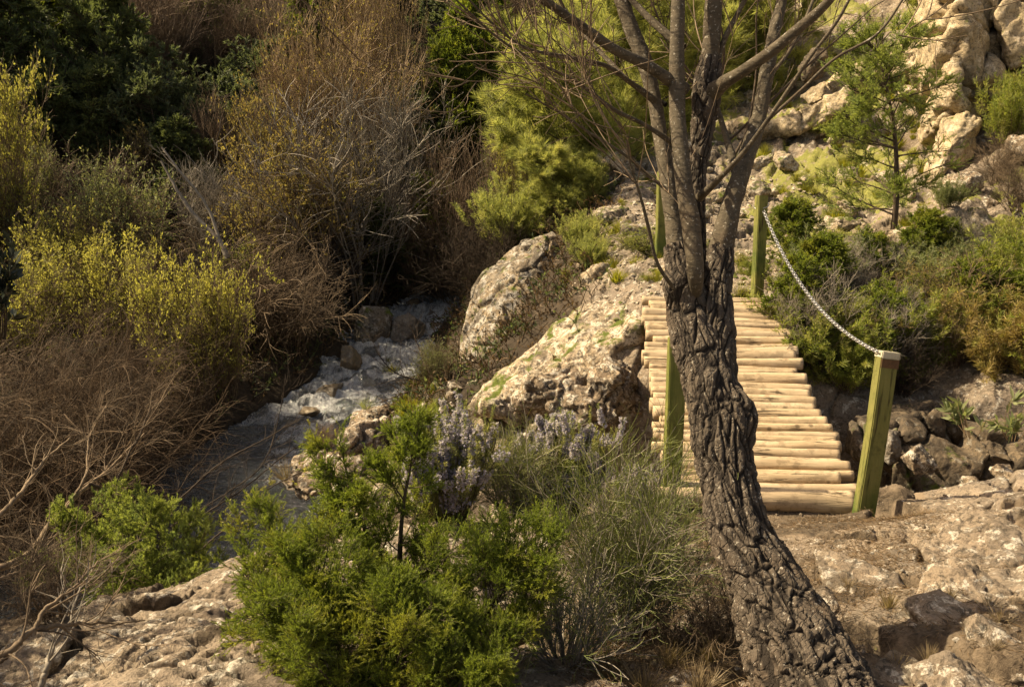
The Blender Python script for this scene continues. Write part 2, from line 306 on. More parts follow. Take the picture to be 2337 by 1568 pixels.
def terrain():
    X, Y = np.meshgrid(XA, YA); sh = X.shape; H = hbase(X, Y); x, y, h = X.ravel(), Y.ravel(), H.ravel()
    n = len(x); p2 = np.c_[x, y, np.zeros(n)]
    dc, vc = seg(x, y, CREEK); ec = dc - vc[:, 0]
    # soil: left hillside and banks, litter pockets; rock: foreground, path, right-hand slope
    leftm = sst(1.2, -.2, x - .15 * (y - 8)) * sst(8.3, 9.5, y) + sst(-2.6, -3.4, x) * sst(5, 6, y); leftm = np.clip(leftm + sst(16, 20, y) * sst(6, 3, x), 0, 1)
    dt = np.hypot(x - 1.5, y - 2.4)
    n1 = fbm(p2 * 1.1, 4, 11); n2 = fbm(p2 * 3.7, 4, 21)
    r1, e1 = block_relief(x, y, h, .62, 31, .12); r2, e2 = block_relief(x, y, h, .21, 41, .016)
    pocket = sst(.10, .55, n1 + .5 * n2 - .04) * sst(.2, .05, e1)
    pathm = np.exp(-((x - 1.55) / .75) ** 2) * sst(4.3, 5.0, y) * sst(6.3, 5.9, y)
    soil = np.clip(leftm * 1.0 + 1.0 * sst(.13, .04, e1) * (y < 7) * sst(-.4, .0, n2) + sst(.28, .5, n1) * (y < 7.5) * .9 + pathm + .7 * sst(.9, .35, dt), 0, 1)
    slope_r = sst(2.2, 3.2, x) * sst(8.5, 9.5, y); grs = sst(.0, .35, fbm(p2 * .8, 4, 51) + .1) * slope_r
    p3 = np.c_[x, y, h]
    g = 1 - leftm
    rd = g * (r1 * .9 + r2 * .8) - g * (.085 * sst(.10, .0, e1) + .018 * sst(.10, 0, e2)) * (1 - pathm)
    f1, f2, _ = worley(p2 * 9, 61, 2); pits = sst(.30, .12, f1) * sst(.0, .4, fbm(p2 * 2.1, 3, 71))
    rd += g * (.015 * fbm(p2 * 6, 5, 81, .6) + .022 * (np.abs(((h * 9 + 1.5 * n1) % 1) - .5) - .25) - .012 * pits * (1 - pathm))
    lp = sst(.1, -.5, x) * sst(5.4, 4.8, y); wq = np.c_[x + .03 * pn(p2 * 9, 3), y + .03 * pn(p2 * 9, 4), 0 * x]; f3, _, _ = worley(wq * 11, 62, 2); f4, _, _ = worley(wq * 24, 63, 2); pm = sst(-.25, .3, fbm(p2 * 1.6, 3, 72)); rd -= lp * (.055 * sst(.42, .12, f3) * pm + .025 * sst(.42, .15, f4) * sst(-.3, .2, fbm(p2 * 3, 2, 73)))
    rd += slope_r * (.20 * ridge(np.c_[x * .9 + y * .35, y * .5 - x * .2, h * 1.6], 4, 91) - .1 + .10 * fbm(p3 * 3, 4, 95))
    rd += leftm * (.10 * fbm(p2 * 1.5, 4, 101) + .03 * fbm(p2 * 8, 3, 105))
    # keep the ends of the bridge and the path clear
    rd *= 1 - .7 * pathm
    H2 = h + rd
    # bridge seat: nothing rises over the deck
    bx = (x - 1.68); nearb = (np.abs(bx) < .75) & (y > 5.35) & (y < 8.95); deck = -3.13 + (y - 5.56) * (.41 / 3.13) - .09
    H2 = np.where(nearb, np.minimum(H2, deck), H2)
    H2 = np.where(ec < 0, np.minimum(H2, WZ - .06 + np.minimum(0, ec) * .3), H2)
    green = np.clip(grs * .75 + .55 * sst(.1, .5, n2) * slope_r, 0, 1) * (1 - soil * .3)
    green = np.maximum(green, .75 * sst(9.5, 10.5, y) * sst(.2, .6, fbm(p2 * 1.9, 3, 111)) * sst(.2, 1.2, x) * sst(4.5, 3.5, x))
    soil = np.where(slope_r > .3, soil * .4 + .5 * sst(.1, .4, n1), soil)
    ny, nx = sh; i = np.arange(ny * nx).reshape(sh); F = np.stack([i[:-1, :-1], i[:-1, 1:], i[1:, 1:], i[1:, :-1]], -1).reshape(-1, 4)
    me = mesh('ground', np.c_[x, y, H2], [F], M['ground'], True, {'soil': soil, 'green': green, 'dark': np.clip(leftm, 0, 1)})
    o = link('ground', me); o['kind'] = 'structure'
    return H2.reshape(sh)
HF = terrain()
def gz(x, y):
    """finished ground height, bilinear"""
    x = np.atleast_1d(np.asarray(x, float)); y = np.atleast_1d(np.asarray(y, float))
    i = np.clip(np.searchsorted(XA, x) - 1, 0, len(XA) - 2); j = np.clip(np.searchsorted(YA, y) - 1, 0, len(YA) - 2)
    fx = np.clip((x - XA[i]) / (XA[i + 1] - XA[i]), 0, 1); fy = np.clip((y - YA[j]) / (YA[j + 1] - YA[j]), 0, 1)
    return (HF[j, i] * (1 - fx) + HF[j, i + 1] * fx) * (1 - fy) + (HF[j + 1, i] * (1 - fx) + HF[j + 1, i + 1] * fx) * fy
# ------------------------------------------------------------------ water
def water():
    xs = np.arange(-9, 1.8, .03); ys = np.arange(4.2, 19.6, .03); X, Y = np.meshgrid(xs, ys); x, y = X.ravel(), Y.ravel()
    d, v = seg(x, y, CREEK); e = d - v[:, 0]
    # along-stream parameter: rapids between the boulders upstream, smoother pool downstream
    rap = sst(10.2, 12.2, y); rap2 = sst(9.4, 10.4, y) * sst(.1, .5, x + 3.2)
    p = np.c_[x, y, np.zeros(len(x))]
    z = WZ + .026 * fbm(p * np.array([2.4, 6.5, 1]), 4, 7, .6) + rap * (.09 * fbm(p * 2.2, 4, 13, .6) + .05 * np.abs(fbm(p * np.array([5, 4, 1]), 4, 17, .65))) + .07 * sst(12.0, 14.5, y)
    fn = fbm(p * np.array([2.6, 3.2, 1]), 5, 23); foam = np.clip(np.maximum(rap, rap2 * .8) * sst(-.55, .25, fn + .12) + .2 * sst(.2, .7, fn) * sst(9.0, 9.8, y), 0, 1)
    ny, nx = X.shape; i = np.arange(ny * nx).reshape(X.shape); keep = (e.reshape(X.shape) < .55)
    k = keep[:-1, :-1] & keep[1:, 1:]; F = np.stack([i[:-1, :-1], i[:-1, 1:], i[1:, 1:], i[1:, :-1]], -1)[k]
    used = np.unique(F); re = np.full(len(x), -1); re[used] = np.arange(len(used))
    t = NT('stream_water'); co = t.n('NewGeometry').outputs['Position']; mp = t.n('Mapping', {'Vector': co, 'Scale': (1, 2.4, 1)}).outputs[0]
    fo = t.attr('foam'); fo2 = t.ramp(t.math('ADD', fo, t.math('MULTIPLY', t.math('SUBTRACT', t.noise(t.n('Mapping', {'Vector': co, 'Rotation': (0, 0, -.5), 'Scale': (2.6, 1, 1)}).outputs[0], 9, 9, .8, 1.2), .5), 3.2)), .46, 1.25)
    h = t.math('ADD', t.noise(mp, 9, 5, .6, .4), t.math('MULTIPLY', t.noise(mp, 26, 4, .6, .3), .4))
    wt = t.n('BsdfPrincipled', {'Base Color': t.mix(t.noise(co, 2), (.026, .032, .037), (.06, .07, .08)), 'Roughness': .08, 'IOR': 1.95, 'Specular IOR Level': 1.0, 'Normal': t.bump(h, .11, 1.)})
    fm = t.n('BsdfPrincipled', {'Base Color': t.mix(t.noise(co, 16, 5), (.48, .50, .53), (.88, .89, .90)), 'Roughness': .45, 'Normal': t.bump(t.noise(co, 14, 9, .75), .09, 1.)})
    m = t.out(t.n('MixShader', {0: fo2, 1: wt.outputs[0], 2: fm.outputs[0]}).outputs[0])
    o = link('water', mesh('water', np.c_[x, y, z][used], [re[F]], m, True, {'foam': foam[used]})); o['kind'] = 'structure'
water()
# ------------------------------------------------------------------ rocks
def rock(name, label, cat, blobs, vox, seed, mat, amp=.05, crack=.02, pit=.012, group=None, flat=.5, layers=0., parts=None):
    """blobs: (centre, radii, rz, tilt) angular hulls fused into one boulder, then weathered. Origin at the base centre"""
    rg = np.random.RandomState(seed); bm = bmesh.new()
    for b in blobs:
        rz = b[2] if len(b) > 2 else 0; ti = b[3] if len(b) > 3 else 0
        if isinstance(b[0], str):
            vs = [bm.verts.new(P(*k)) for k in b[1]]; r = bmesh.ops.convex_hull(bm, input=vs)
            bmesh.ops.delete(bm, geom=[e for e in set(r['geom_interior'] + r['geom_unused']) if isinstance(e, bmesh.types.BMVert)], context='VERTS'); continue
        c, rad = np.array(b[0], float), np.array(b[1], float)
        u = unit(rg.randn(18, 3)); u = u / np.maximum(np.abs(u).max(1, keepdims=True), .72) * .88 * (.86 + .14 * rg.rand(18, 1))
        Rm = np.array(Matrix.Rotation(rz, 3, 'Z') @ Matrix.Rotation(ti, 3, 'Y')); q = (u * rad) @ Rm.T + c
        vs = [bm.verts.new(v) for v in q]; r = bmesh.ops.convex_hull(bm, input=vs)
        bmesh.ops.delete(bm, geom=[e for e in set(r['geom_interior'] + r['geom_unused']) if isinstance(e, bmesh.types.BMVert)], context='VERTS')
    me = bpy.data.meshes.new('t'); bm.to_mesh(me); bm.free(); o = bpy.data.objects.new('t', me); COL.objects.link(o)
    md = o.modifiers.new('r', 'REMESH'); md.mode = 'VOXEL'; md.voxel_size = vox
    ms = o.modifiers.new('s', 'SMOOTH'); ms.iterations = 2; ms.factor = .6
    me2 = bpy.data.meshes.new_from_object(o.evaluated_get(bpy.context.evaluated_depsgraph_get())); bpy.data.objects.remove(o); bpy.data.meshes.remove(me)
    bm = bmesh.new(); bm.from_mesh(me2); seen = set(); isl = []
    for v in bm.verts:
        if v.index in seen: continue
        st = [v]; seen.add(v.index); cur_ = []
        while st:
            q_ = st.pop(); cur_.append(q_)
            for e in q_.link_edges:
                w_ = e.other_vert(q_)
                if w_.index not in seen: seen.add(w_.index); st.append(w_)
        isl.append(cur_)
    isl.sort(key=len)
    if len(isl) > 1: bmesh.ops.delete(bm, geom=[v for c_ in isl[:-1] for v in c_], context='VERTS'); bm.to_mesh(me2)
    bm.free(); n = len(me2.vertices); V = np.empty(n * 3, np.float32); me2.vertices.foreach_get('co', V); V = V.reshape(-1, 3)
    Nn = np.empty(n * 3, np.float32); me2.vertices.foreach_get('normal', Nn); Nn = Nn.reshape(-1, 3)
    S = float(np.ptp(V, axis=0).max()); q = V / S; so = seed % 50
    d = amp * S * (fbm(q * 3 + so, 4, seed % 97) * .75 + fbm(q * 9 + so, 5, seed % 89, .55) * .28 + (ridge(q * 5 + so, 2, seed % 61) - .5) * .2)
    w = q * 4.2 + .35 * np.c_[pn(q * 7, 3), pn(q * 7 + 5, 4), pn(q * 7 + 9, 5)]; f1, f2, c = worley(w, seed % 83); d -= crack * S * sst(.10, 0, f2 - f1)
    d += crack * .8 * S * (np.random.RandomState(seed).rand(256)[c] - .5)
    if layers: z = V[:, 2] / S * 14 + 1.2 * pn(q * 3, 8); d += layers * S * (np.abs((z % 1) - .5) - .25)
    f1, f2, _ = worley(V * 16 + so, seed % 79); d -= pit * sst(.38, .12, f1) * sst(-.1, .3, pn(q * 5 + 3, seed % 71)) * 1.6
    f1, f2, _ = worley(V * 38 + so, seed % 73); d -= pit * .5 * sst(.4, .1, f1)
    V = V + Nn * d[:, None]
    org = np.array([V[:, 0].mean(), V[:, 1].mean(), V[:, 2].min()]); V = V - org
    me2.vertices.foreach_set('co', V.ravel()); me2.polygons.foreach_set('use_smooth', np.ones(len(me2.polygons), bool)); me2.materials.clear(); me2.materials.append(mat); me2.update(); me2.name = name
    o = link(name, me2, None, org); return tag(o, label, cat, group)
def bl(px, py, Z, w, h, dep, rz=0, ti=0):
    return (P(px, py, Z), (w / 2 / FPX * Z, dep / 2, h / 2 / FPX * Z * 1.05), rz, ti)
# big boulders and outcrops
rock('boulder', 'big sunlit pale boulder with moss patches and shaded front, left of the log bridge', 'boulder',
     [('hull', [(1055,935,9.3),(1120,872,9.7),(1230,772,10.0),(1305,705,10.1),(1385,672,10.1),(1450,682,9.9),(1478,745,9.4),(1485,850,9.1),(1465,940,9.7),(1350,950,9.7),(1210,945,9.6),(1100,950,9.3),(1330,800,9.1),(1430,770,9.0),(1200,862,9.2),(1320,870,8.95),(1240,800,10.6),(1400,720,10.8),(1100,930,10.3),(1460,900,10.2)]),
      bl(1290, 945, 9.3, 190, 90, .5, 0, .2), bl(1160, 940, 9.2, 150, 50, .5, 0, .2), bl(1445, 780, 9.2, 90, 130, .5)],
     .017, 11, M['pale_rock'], .042, .012, .013)
rock('rock', 'brown craggy rock under the shaded front of the sunlit boulder', 'rock', [bl(1270, 905, 8.95, 210, 130, .6, 0, .25), bl(1400, 890, 8.8, 160, 150, .6), bl(1330, 930, 8.7, 180, 90, .5)], .016, 17, M['brown_rock'], .06, .03, .016)
rock('boulder', 'tall grey cracked boulder rising from the stream bank behind the sunlit boulder', 'boulder',
     [('hull', [(1040,835,12.9),(1058,745,13.1),(1074,657,13.3),(1108,612,13.4),(1185,545,13.5),(1262,525,13.5),(1292,562,13.3),(1290,650,12.9),(1262,740,12.6),(1205,840,12.4),(1120,850,12.5),(1150,680,12.7),(1200,600,12.9),(1060,820,14),(1240,580,14.3),(1280,800,13.8),(1100,680,14)]),
      bl(1250, 600, 13.0, 90, 130, .8, 0, .2), bl(1235, 760, 12.7, 110, 140, .7)],
     .022, 23, M['grey_rock'], .028, .022, .005)
rock('boulder', 'rounded limestone hump between the grey boulder and the far end of the bridge', 'boulder',
     [bl(1385, 640, 11.0, 140, 110, .9, 0, .3), bl(1430, 650, 10.6, 150, 70, .9), bl(1330, 690, 11, 90, 90, .7)], .022, 31, M['pale_rock'], .05, .02, .012)
rock('boulder', 'pale lichened boulder under the yellow green pine at the top of the path', 'boulder', [bl(1393, 387, 14.0, 128, 85, .8, 0, -.25), bl(1370, 400, 14, 80, 70, .6)], .022, 37, M['pale_rock'], .05, .02, .012)
rock('rock', 'pale block of stone lying beside the path, right of the dark hollow', 'rock', [bl(1447, 537, 11.9, 80, 64, .5, 0, .1)], .014, 41, M['grey_rock'], .05, .02, .01)
rock('rock', 'flat overhanging ledge on the left edge of the path above the dark hollow', 'rock', [bl(1400, 490, 12.6, 110, 36, .8, 0, .1), bl(1395, 525, 12.9, 60, 50, .5)], .018, 43, M['pale_rock'], .05, .03, .01)
rock('rock', 'small low stone half buried in front of the pale block by the path', 'rock', [bl(1395, 560, 11.8, 60, 24, .35)], .014, 47, M['pale_rock'])
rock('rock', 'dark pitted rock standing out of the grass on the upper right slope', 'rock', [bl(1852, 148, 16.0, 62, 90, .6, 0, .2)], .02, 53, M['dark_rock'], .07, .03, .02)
rock('rock_ledge', 'tilted ledge of layered limestone climbing the right slope behind the bare tree', 'ledge', [bl(1830, 270, 15.6, 300, 80, 1.5, 0, -.5), bl(1940, 190, 16.4, 260, 70, 1.5, 0, -.5), bl(1760, 330, 14.8, 120, 60, 1.2, 0, -.4)], .03, 59, M['cliff_rock'], .05, .03, .012, layers=.004)
rock('rock_ledge', 'broken pale ledge below the cliff at the top of the right slope', 'ledge', [bl(2080, 120, 16.0, 210, 110, 1.4, 0, -.6), bl(2030, 70, 18, 240, 70, 1.4, 0, -.5)], .03, 61, M['cliff_rock'], .06, .03, .012, layers=.004)
rock('cliff', 'towering limestone cliff with a bright face and dark hollows at the upper right', 'cliff',
     [('hull', [(2125,-60,14),(2240,-60,13.4),(2232,120,13.2),(2205,250,13.0),(2120,300,13.4),(2100,330,13.8),(2135,120,13.8),(2190,20,13.0),(2180,220,12.9),(2240,0,15.5),(2200,250,15),(2120,0,15.5)]), ('hull', [(2255,-60,13.2),(2420,-80,12.8),(2430,200,13),(2330,170,13.2),(2290,90,13.1),(2265,30,13.3),(2400,0,15),(2280,-60,15),(2330,160,15)]), bl(2190, 60, 14.0, 130, 420, 1.6, .5), bl(2180, 240, 13.6, 120, 230, 1.0, .5, .35), bl(2330, -60, 14.2, 240, 420, 2.2, .2), bl(2420, 120, 14.2, 200, 300, 2.4), bl(2300, 60, 14.6, 150, 300, 1.4, 0, .2), bl(2480, 0, 15, 300, 700, 3)],
     .034, 67, M['cliff_rock'], .055, .045, .01, layers=.003)
rock('rock_slab', 'leaning pale slab propped at the foot of the cliff', 'slab', [bl(2165, 340, 13.0, 80, 200, .6, .4, .55), bl(2135, 400, 12.9, 60, 70, .5, 0, .4)], .02, 71, M['cliff_rock'], .05, .02, .008)
rock('rock', 'tilted sunlit block lying on the slope below the leaning slab', 'rock', [bl(2185, 430, 12.0, 130, 62, .6, 0, -.35)], .018, 73, M['brown_rock'], .05, .03, .01)
rock('rock', 'broad brown block under the tilted sunlit block', 'rock', [bl(2210, 495, 11.8, 180, 90, .7, 0, -.3)], .02, 79, M['brown_rock'], .05, .04, .01, layers=.004)
rock('rock', 'brown rock cut by the right edge of the picture below the cliff', 'rock', [bl(2325, 345, 12.2, 70, 80, .6)], .02, 83, M['brown_rock'], .06, .03, .012)
rock('rock', 'brown rock at the right edge beside the broad brown block', 'rock', [bl(2330, 470, 11.5, 70, 90, .6)], .02, 84, M['brown_rock'], .06, .03, .012)
# gully wall right of the bridge
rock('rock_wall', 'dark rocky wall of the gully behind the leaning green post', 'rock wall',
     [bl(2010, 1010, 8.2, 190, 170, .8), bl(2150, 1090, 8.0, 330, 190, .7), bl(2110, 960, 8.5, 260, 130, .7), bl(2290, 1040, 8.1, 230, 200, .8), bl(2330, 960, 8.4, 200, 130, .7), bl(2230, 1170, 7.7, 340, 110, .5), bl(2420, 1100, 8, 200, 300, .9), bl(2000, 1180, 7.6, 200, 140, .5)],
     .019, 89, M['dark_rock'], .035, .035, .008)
for i, (a, b, w, h, lb, mt) in enumerate([
    (2030, 1015, 55, 90, 'small pale upright stone set in the dark gully wall left of the leaning post', 'stream_rock'), (2222, 1118, 46, 70, 'upright brown stone wedged in the gully wall', 'brown_rock'),
    (2300, 1085, 80, 44, 'flat brown slab jutting from the gully wall at the right edge', 'brown_rock'), (2160, 1140, 64, 56, 'rounded brown stone low in the gully wall', 'brown_rock'),
    (2100, 1050, 90, 70, 'angular pale brown stone in the middle of the gully wall', 'brown_rock'), (2250, 1150, 38, 30, 'smallest stone in the heap at the foot of the gully wall', 'brown_rock'), (2316, 1145, 50, 56, 'squarish grey stone at the foot of the gully wall near the right edge', 'stream_rock')]):
    rock('stone', lb, 'stone', [bl(a, b, 7.45 if b > 1030 else 7.7, w, h, .3, 0, .3 * (-1) ** i)], .011, 101 + i, M[mt], .05, .02, .01)
# stream stones
def wr(px, py, w, h, seed, mat, label, dz=0, dep=None, vox=.014, **k):
    c = onwater(px, py); Z = c[1] * cp - c[2] * sp; wr_ = w / FPX * Z
    return rock('stream_boulder', label, 'boulder', [((c[0], c[1] + (dep or wr_) * .3, c[2] + dz), (wr_ / 2, (dep or wr_ * .8) / 2, h / FPX * Z * .75), .3 * seed, 0)], vox, seed, M[mat], .035, .008, .004, **k)
wr(850, 790, 108, 96, 201, 'grey_rock', 'largest grey boulder at the head of the rapids', dz=.16)
wr(800, 850, 62, 66, 202, 'wet_rock', 'wet ochre boulder at the left side of the rapids', dz=.1)
wr(925, 785, 105, 66, 203, 'stream_rock', 'low dark boulder right of the largest grey boulder in the stream', dz=.1)
wr(885, 728, 40, 32, 204, 'wet_rock', 'small orange brown stone behind the grey boulders in the stream')
wr(945, 712, 60, 38, 205, 'wet_rock', 'brown stone in the far part of the stream under the brush')
wr(985, 735, 50, 30, 206, 'stream_rock', 'grey stone beside the splashing water far upstream')
wr(1005, 765, 70, 30, 207, 'wet_rock', 'flat brown stone by the bank just left of the tall grey boulder')
wr(748, 905, 90, 36, 208, 'wet_rock', 'brown half submerged rock under the hanging twigs')
wr(700, 950, 60, 18, 209, 'wet_rock', 'low dark rock awash in the middle of the stream')
wr(675, 1120, 95, 18, 210, 'wet_rock', 'flat brown shelf awash below the bank ledge')
wr(860, 742, 36, 30, 211, 'wet_rock', 'small brown stone wedged behind the largest grey boulder')
# near bank ledge
rock('rock_ledge', 'craggy brown bank ledge jutting into the stream', 'ledge', [bl(735, 1075, 10.1, 200, 50, 1.0, 0, -.15), bl(830, 1010, 10.4, 130, 120, .9), bl(700, 1115, 10.0, 90, 50, .6, 0, -.3), bl(820, 1110, 9.7, 150, 130, .8)], .02, 221, M['brown_rock'], .05, .04, .014, layers=.006)
rock('rock', 'rough brown rock at the water edge above the bank ledge', 'rock', [bl(850, 955, 10.9, 120, 60, .6)], .017, 223, M['brown_rock'], .06, .03, .016)
rock('rock', 'rounded grey brown rock tucked under the left end of the sunlit boulder', 'rock', [bl(1092, 885, 10.8, 90, 66, .5, 0, -.3)], .016, 224, M['brown_rock'], .04, .02, .006)
rock('rock', 'dark cracked rock beside the low green shrub on the bank', 'rock', [bl(1010, 900, 11.0, 80, 70, .5)], .016, 225, M['grey_rock'], .05, .03, .01)
for i, (a, b, w, h) in enumerate([(1062, 835, 36, 40), (1098, 838, 30, 36), (1128, 842, 34, 30), (1155, 828, 30, 22), (1080, 862, 40, 22)]):
    rock('stone', ['leftmost', 'second from left', 'middle', 'rightmost', 'lowest, flattest'][i] + ' of the small stones piled at the foot of the tall grey boulder', 'stone', [bl(a, b, 11.9, w, h, .25)], .011, 231 + i, M['brown_rock'], .05, .01, .008, group='stones at the foot of the grey boulder')
# foreground left outcrop
rock('rock_outcrop', 'long sloping limestone outcrop with white lichen in the lower left foreground', 'outcrop', [bl(470, 1420, 4.35, 360, 170, .9, .2, -.35), bl(580, 1380, 4.5, 180, 170, .8, 0, -.3), bl(330, 1480, 4.0, 260, 130, .8, 0, -.3)], .0095, 241, M['slab'], .03, .012, .012)
rock('rock_outcrop', 'deeply pitted rock with black holes at the bottom left', 'outcrop', [bl(330, 1540, 3.45, 420, 170, .7, 0, -.15), bl(420, 1500, 3.6, 240, 120, .6, 0, -.2), bl(200, 1570, 3.4, 260, 110, .5)], .0075, 243, M['slab'], .055, .02, .034)
rock('rock', 'pale rounded rock at the bottom beside the left side of the juniper', 'rock', [bl(505, 1540, 3.3, 150, 190, .5, 0, .2)], .0075, 245, M['slab'], .035, .015, .014)
rock('rock', 'flat brownish rock under bare twigs in the bottom left corner', 'rock', [bl(50, 1520, 3.5, 220, 90, .6, 0, -.1)], .009, 247, M['slab'], .04, .02, .012)
rock('rock', 'smooth dull slab behind the pitted rock at lower left', 'rock', [bl(235, 1430, 4.2, 150, 60, .5), bl(120, 1450, 4.0, 150, 50, .5)], .01, 249, M['slab'], .025, .01, .004)
rock('rock', 'pinkish lichened rock seen through the juniper branches', 'rock', [bl(860, 1240, 5.1, 190, 90, .5), bl(1190, 1260, 5.0, 200, 90, .5)], .011, 251, M['slab'], .03, .015, .008)
# foreground right slabs
def slab(px, py, w, h, seed, label, dep=None, th=.12, rz=0, ti=0, vox=.0085, name='rock_slab', mat='slab', pit=.008, **k):
    c = hit(px, py + h * .35); Z = c[1] * cp - c[2] * sp; ww = w / FPX * Z; z = float(gz(c[0], c[1])[0])
    return rock(name, label, 'slab' if name == 'rock_slab' else name, [((c[0], c[1], z - th * .3), (ww / 2, (dep or ww * .7) / 2, th * .8), rz, ti)], vox, seed, M[mat], .03, .014, pit, **k)
slab(2270, 1215, 330, 90, 301, 'wide flat ledge at the right edge just above the gully', .9, .12, .2, -.08, pit=.004)
slab(2030, 1210, 280, 60, 302, 'low smooth slab in front of the foot of the leaning post', .6, .09, .1, pit=.004)
slab(1985, 1285, 260, 90, 303, 'broad rounded slab right of the bare tree trunk', .6, .14, -.1, pit=.005)
slab(2250, 1330, 300, 150, 304, 'large tilted slab with white lichen spots at the right', .8, .17, .5, -.12)
slab(2150, 1424, 160, 60, 305, 'small flat rock between litter pockets at lower right', .35, .08, .2)
slab(2062, 1490, 180, 100, 306, 'grey angular slab right of the trunk base', .42, .07, -.3, .05)
slab(2215, 1545, 290, 90, 307, 'pitted rock at the bottom right of the picture', .5, .13, .1, pit=.022)
slab(2295, 1470, 150, 100, 308, 'dark holed rock near the lower right corner', .4, .13, 0, pit=.024)
slab(1880, 1345, 100, 60, 309, 'brown knobbly rock touching the right side of the trunk', .3, .07)
slab(1560, 1300, 240, 90, 311, 'pale smooth slab between the wispy green shrub and the trunk', .6, .07, .2, pit=.003)
rgs = np.random.RandomState(77)
STN = [(2128,1240,42,26,'upper pebbly stone in the crevice between the right slabs'),(2142,1258,34,24,'lower rounded stone in the crevice between the right slabs'),(2045,1236,40,16,'whitish flat stone on the slab before the leaning post'),(2214,1206,26,16,'white stone on the ledge at the right edge'),
 (2300,1350,34,20,'white chip of stone on the large tilted slab'),(1975,1400,26,14,'yellowish stone in the litter right of the trunk'),(2180,1455,30,20,'small stone above the pitted bottom right rock'),(2190,1500,34,24,'pale stone between the grey slab and the holed rock'),
 (2115,1540,30,18,'stone in the litter left of the pitted bottom right rock'),(1975,1520,24,14,'small stone in the needles beside the trunk base'),(2010,1545,26,14,'stone at the bottom edge right of the trunk'),(1928,1172,60,28,'mossy dark stone at the foot of the last bridge log'),
 (1540,1420,46,26,'tan stone under the dry twigs left of the trunk'),(1600,1460,36,20,'small tan stone close to the left side of the trunk'),(1490,1500,50,30,'grey brown stone at the bottom under the wispy shrub'),(1440,1540,60,34,'brown stone at the bottom edge left of the dry twigs'),(1650,1400,50,24,'pale stone against the left side of the trunk')]
for i, (a, b, w, h, lb) in enumerate(STN): slab(a, b, w, h, 321 + i, lb, None, h / FPX * 4 * .8, 0, 0, .005, 'stone', ['slab', 'brown_rock', 'pale_rock'][i % 3], .006)
# rubble strewn over the path and the right slope: individual stones
def rubble(n, box, seed, lab, grp, smin_, smax_, mat, zmax=20):
    rg = np.random.RandomState(seed); protos = []
    for k in range(n):
        px = box[0] + rg.rand() * (box[1] - box[0]); py = box[2] + rg.rand() * (box[3] - box[2]); c = hit(px, py)
        s = smin_ + (smax_ - smin_) * rg.rand() ** 2; z = float(gz(c[0], c[1])[0])
        if k < 5:
            o = rock('stone', lab, 'stone', [((0, 0, 0), (.5, .36 + .1 * rg.rand(), .28), 0, 0)], .035, seed * 10 + k, M[mat], .05, .03, .012, group=grp); protos.append(o)
        else: o = protos[k % 5].copy(); COL.objects.link(o)
        o.location = (c[0], c[1], z - s * .12); o.scale = (s, s, s); o.rotation_euler = (rg.randn() * .2, rg.randn() * .2, rg.rand() * 6.28)
rubble(46, (1450, 2130, 330, 560), 41, 'pale loose stone strewn on the sunlit path and slope above the bridge', 'loose stones on the path and slope above the bridge', .15, .55, 'pale_rock')
rubble(26, (1700, 2130, 60, 330), 42, 'pale rock sticking out of the grassy upper right slope', 'rocks on the upper right slope', .25, .9, 'pale_rock')
rubble(16, (1300, 1470, 560, 640), 43, 'small stone lying on the bank left of the path', 'stones on the bank left of the path', .08, .22, 'pale_rock')
rubble(24, (880, 1060, 900, 1010), 44, 'small brown stone on the near stream bank behind the flowering shrub', 'stones on the near stream bank', .1, .3, 'brown_rock')
rubble(60, (1380, 2320, 1200, 1560), 45, 'pebble scattered over the foreground rock', 'pebbles on the foreground rock', .02, .06, 'slab')
# ------------------------------------------------------------------ log bridge
def wood_mat(name, cols, scale=(1, 1, 1), crack=.6, axis='X', moss=0):
    t = NT(name); co = t.n('TexCoord').outputs['Object']; oi = t.n('ObjectInfo').outputs['Random']
    sc = {'X': (2.2, 30, 30), 'Z': (30, 30, 2.2)}[axis]; loc = t.n('CombineXYZ', {0: t.math('MULTIPLY', oi, 37.), 1: t.math('MULTIPLY', oi, 11.), 2: 0.}).outputs[0]
    mp = t.n('Mapping', {'Vector': co, 'Scale': sc, 'Location': loc}).outputs[0]
    g = t.noise(mp, 1.0, 8, .65, .5); g2 = t.noise(mp, 3.0, 6, .7); big = t.noise(t.n('Mapping', {'Vector': co, 'Location': loc}).outputs[0], 3., 5)
    c = t.mix(t.ramp(g, .42, .58), cols[0], cols[1]); c = t.mix(t.ramp(big, .45, .7), c, cols[2]); c = t.mix(t.math('MULTIPLY', oi, .6), c, cols[3])
    ck = t.ramp(g, .42, .35); c = t.mix(t.math('MULTIPLY', ck, crack), c, (.05, .033, .018)); c = t.mix(t.ramp(g2, .58, .75, 0, .5), c, tuple(x * .4 for x in cols[1]))
    kv = t.n('TexVoronoi', {'Vector': t.n('Mapping', {'Vector': co, 'Location': loc, 'Scale': (1, 1, 1)}).outputs[0], 'Scale': 7.}).outputs['Distance']; c = t.mix(t.ramp(kv, .16, .08, 0, .75), c, tuple(x * .25 for x in cols[1])); c = t.mix(t.ramp(t.noise(co, 13, 6, .7), .52, .62, 0, .45), c, tuple(x * .4 for x in cols[1]))
    if moss: c = t.mix(t.ramp(t.math('SUBTRACT', big, t.math('MULTIPLY', t.n('SeparateXYZ', {0: co}).outputs[2], .5)), .3, .6), c, (.05, .085, .012))
    h = t.math('SUBTRACT', t.math('ADD', g, t.math('MULTIPLY', g2, .5)), t.math('MULTIPLY', ck, 1.5))
    return t.out(t.n('BsdfPrincipled', {'Base Color': c, 'Roughness': .8, 'Specular IOR Level': .25, 'Normal': t.bump(h, .006, .8)}).outputs[0])
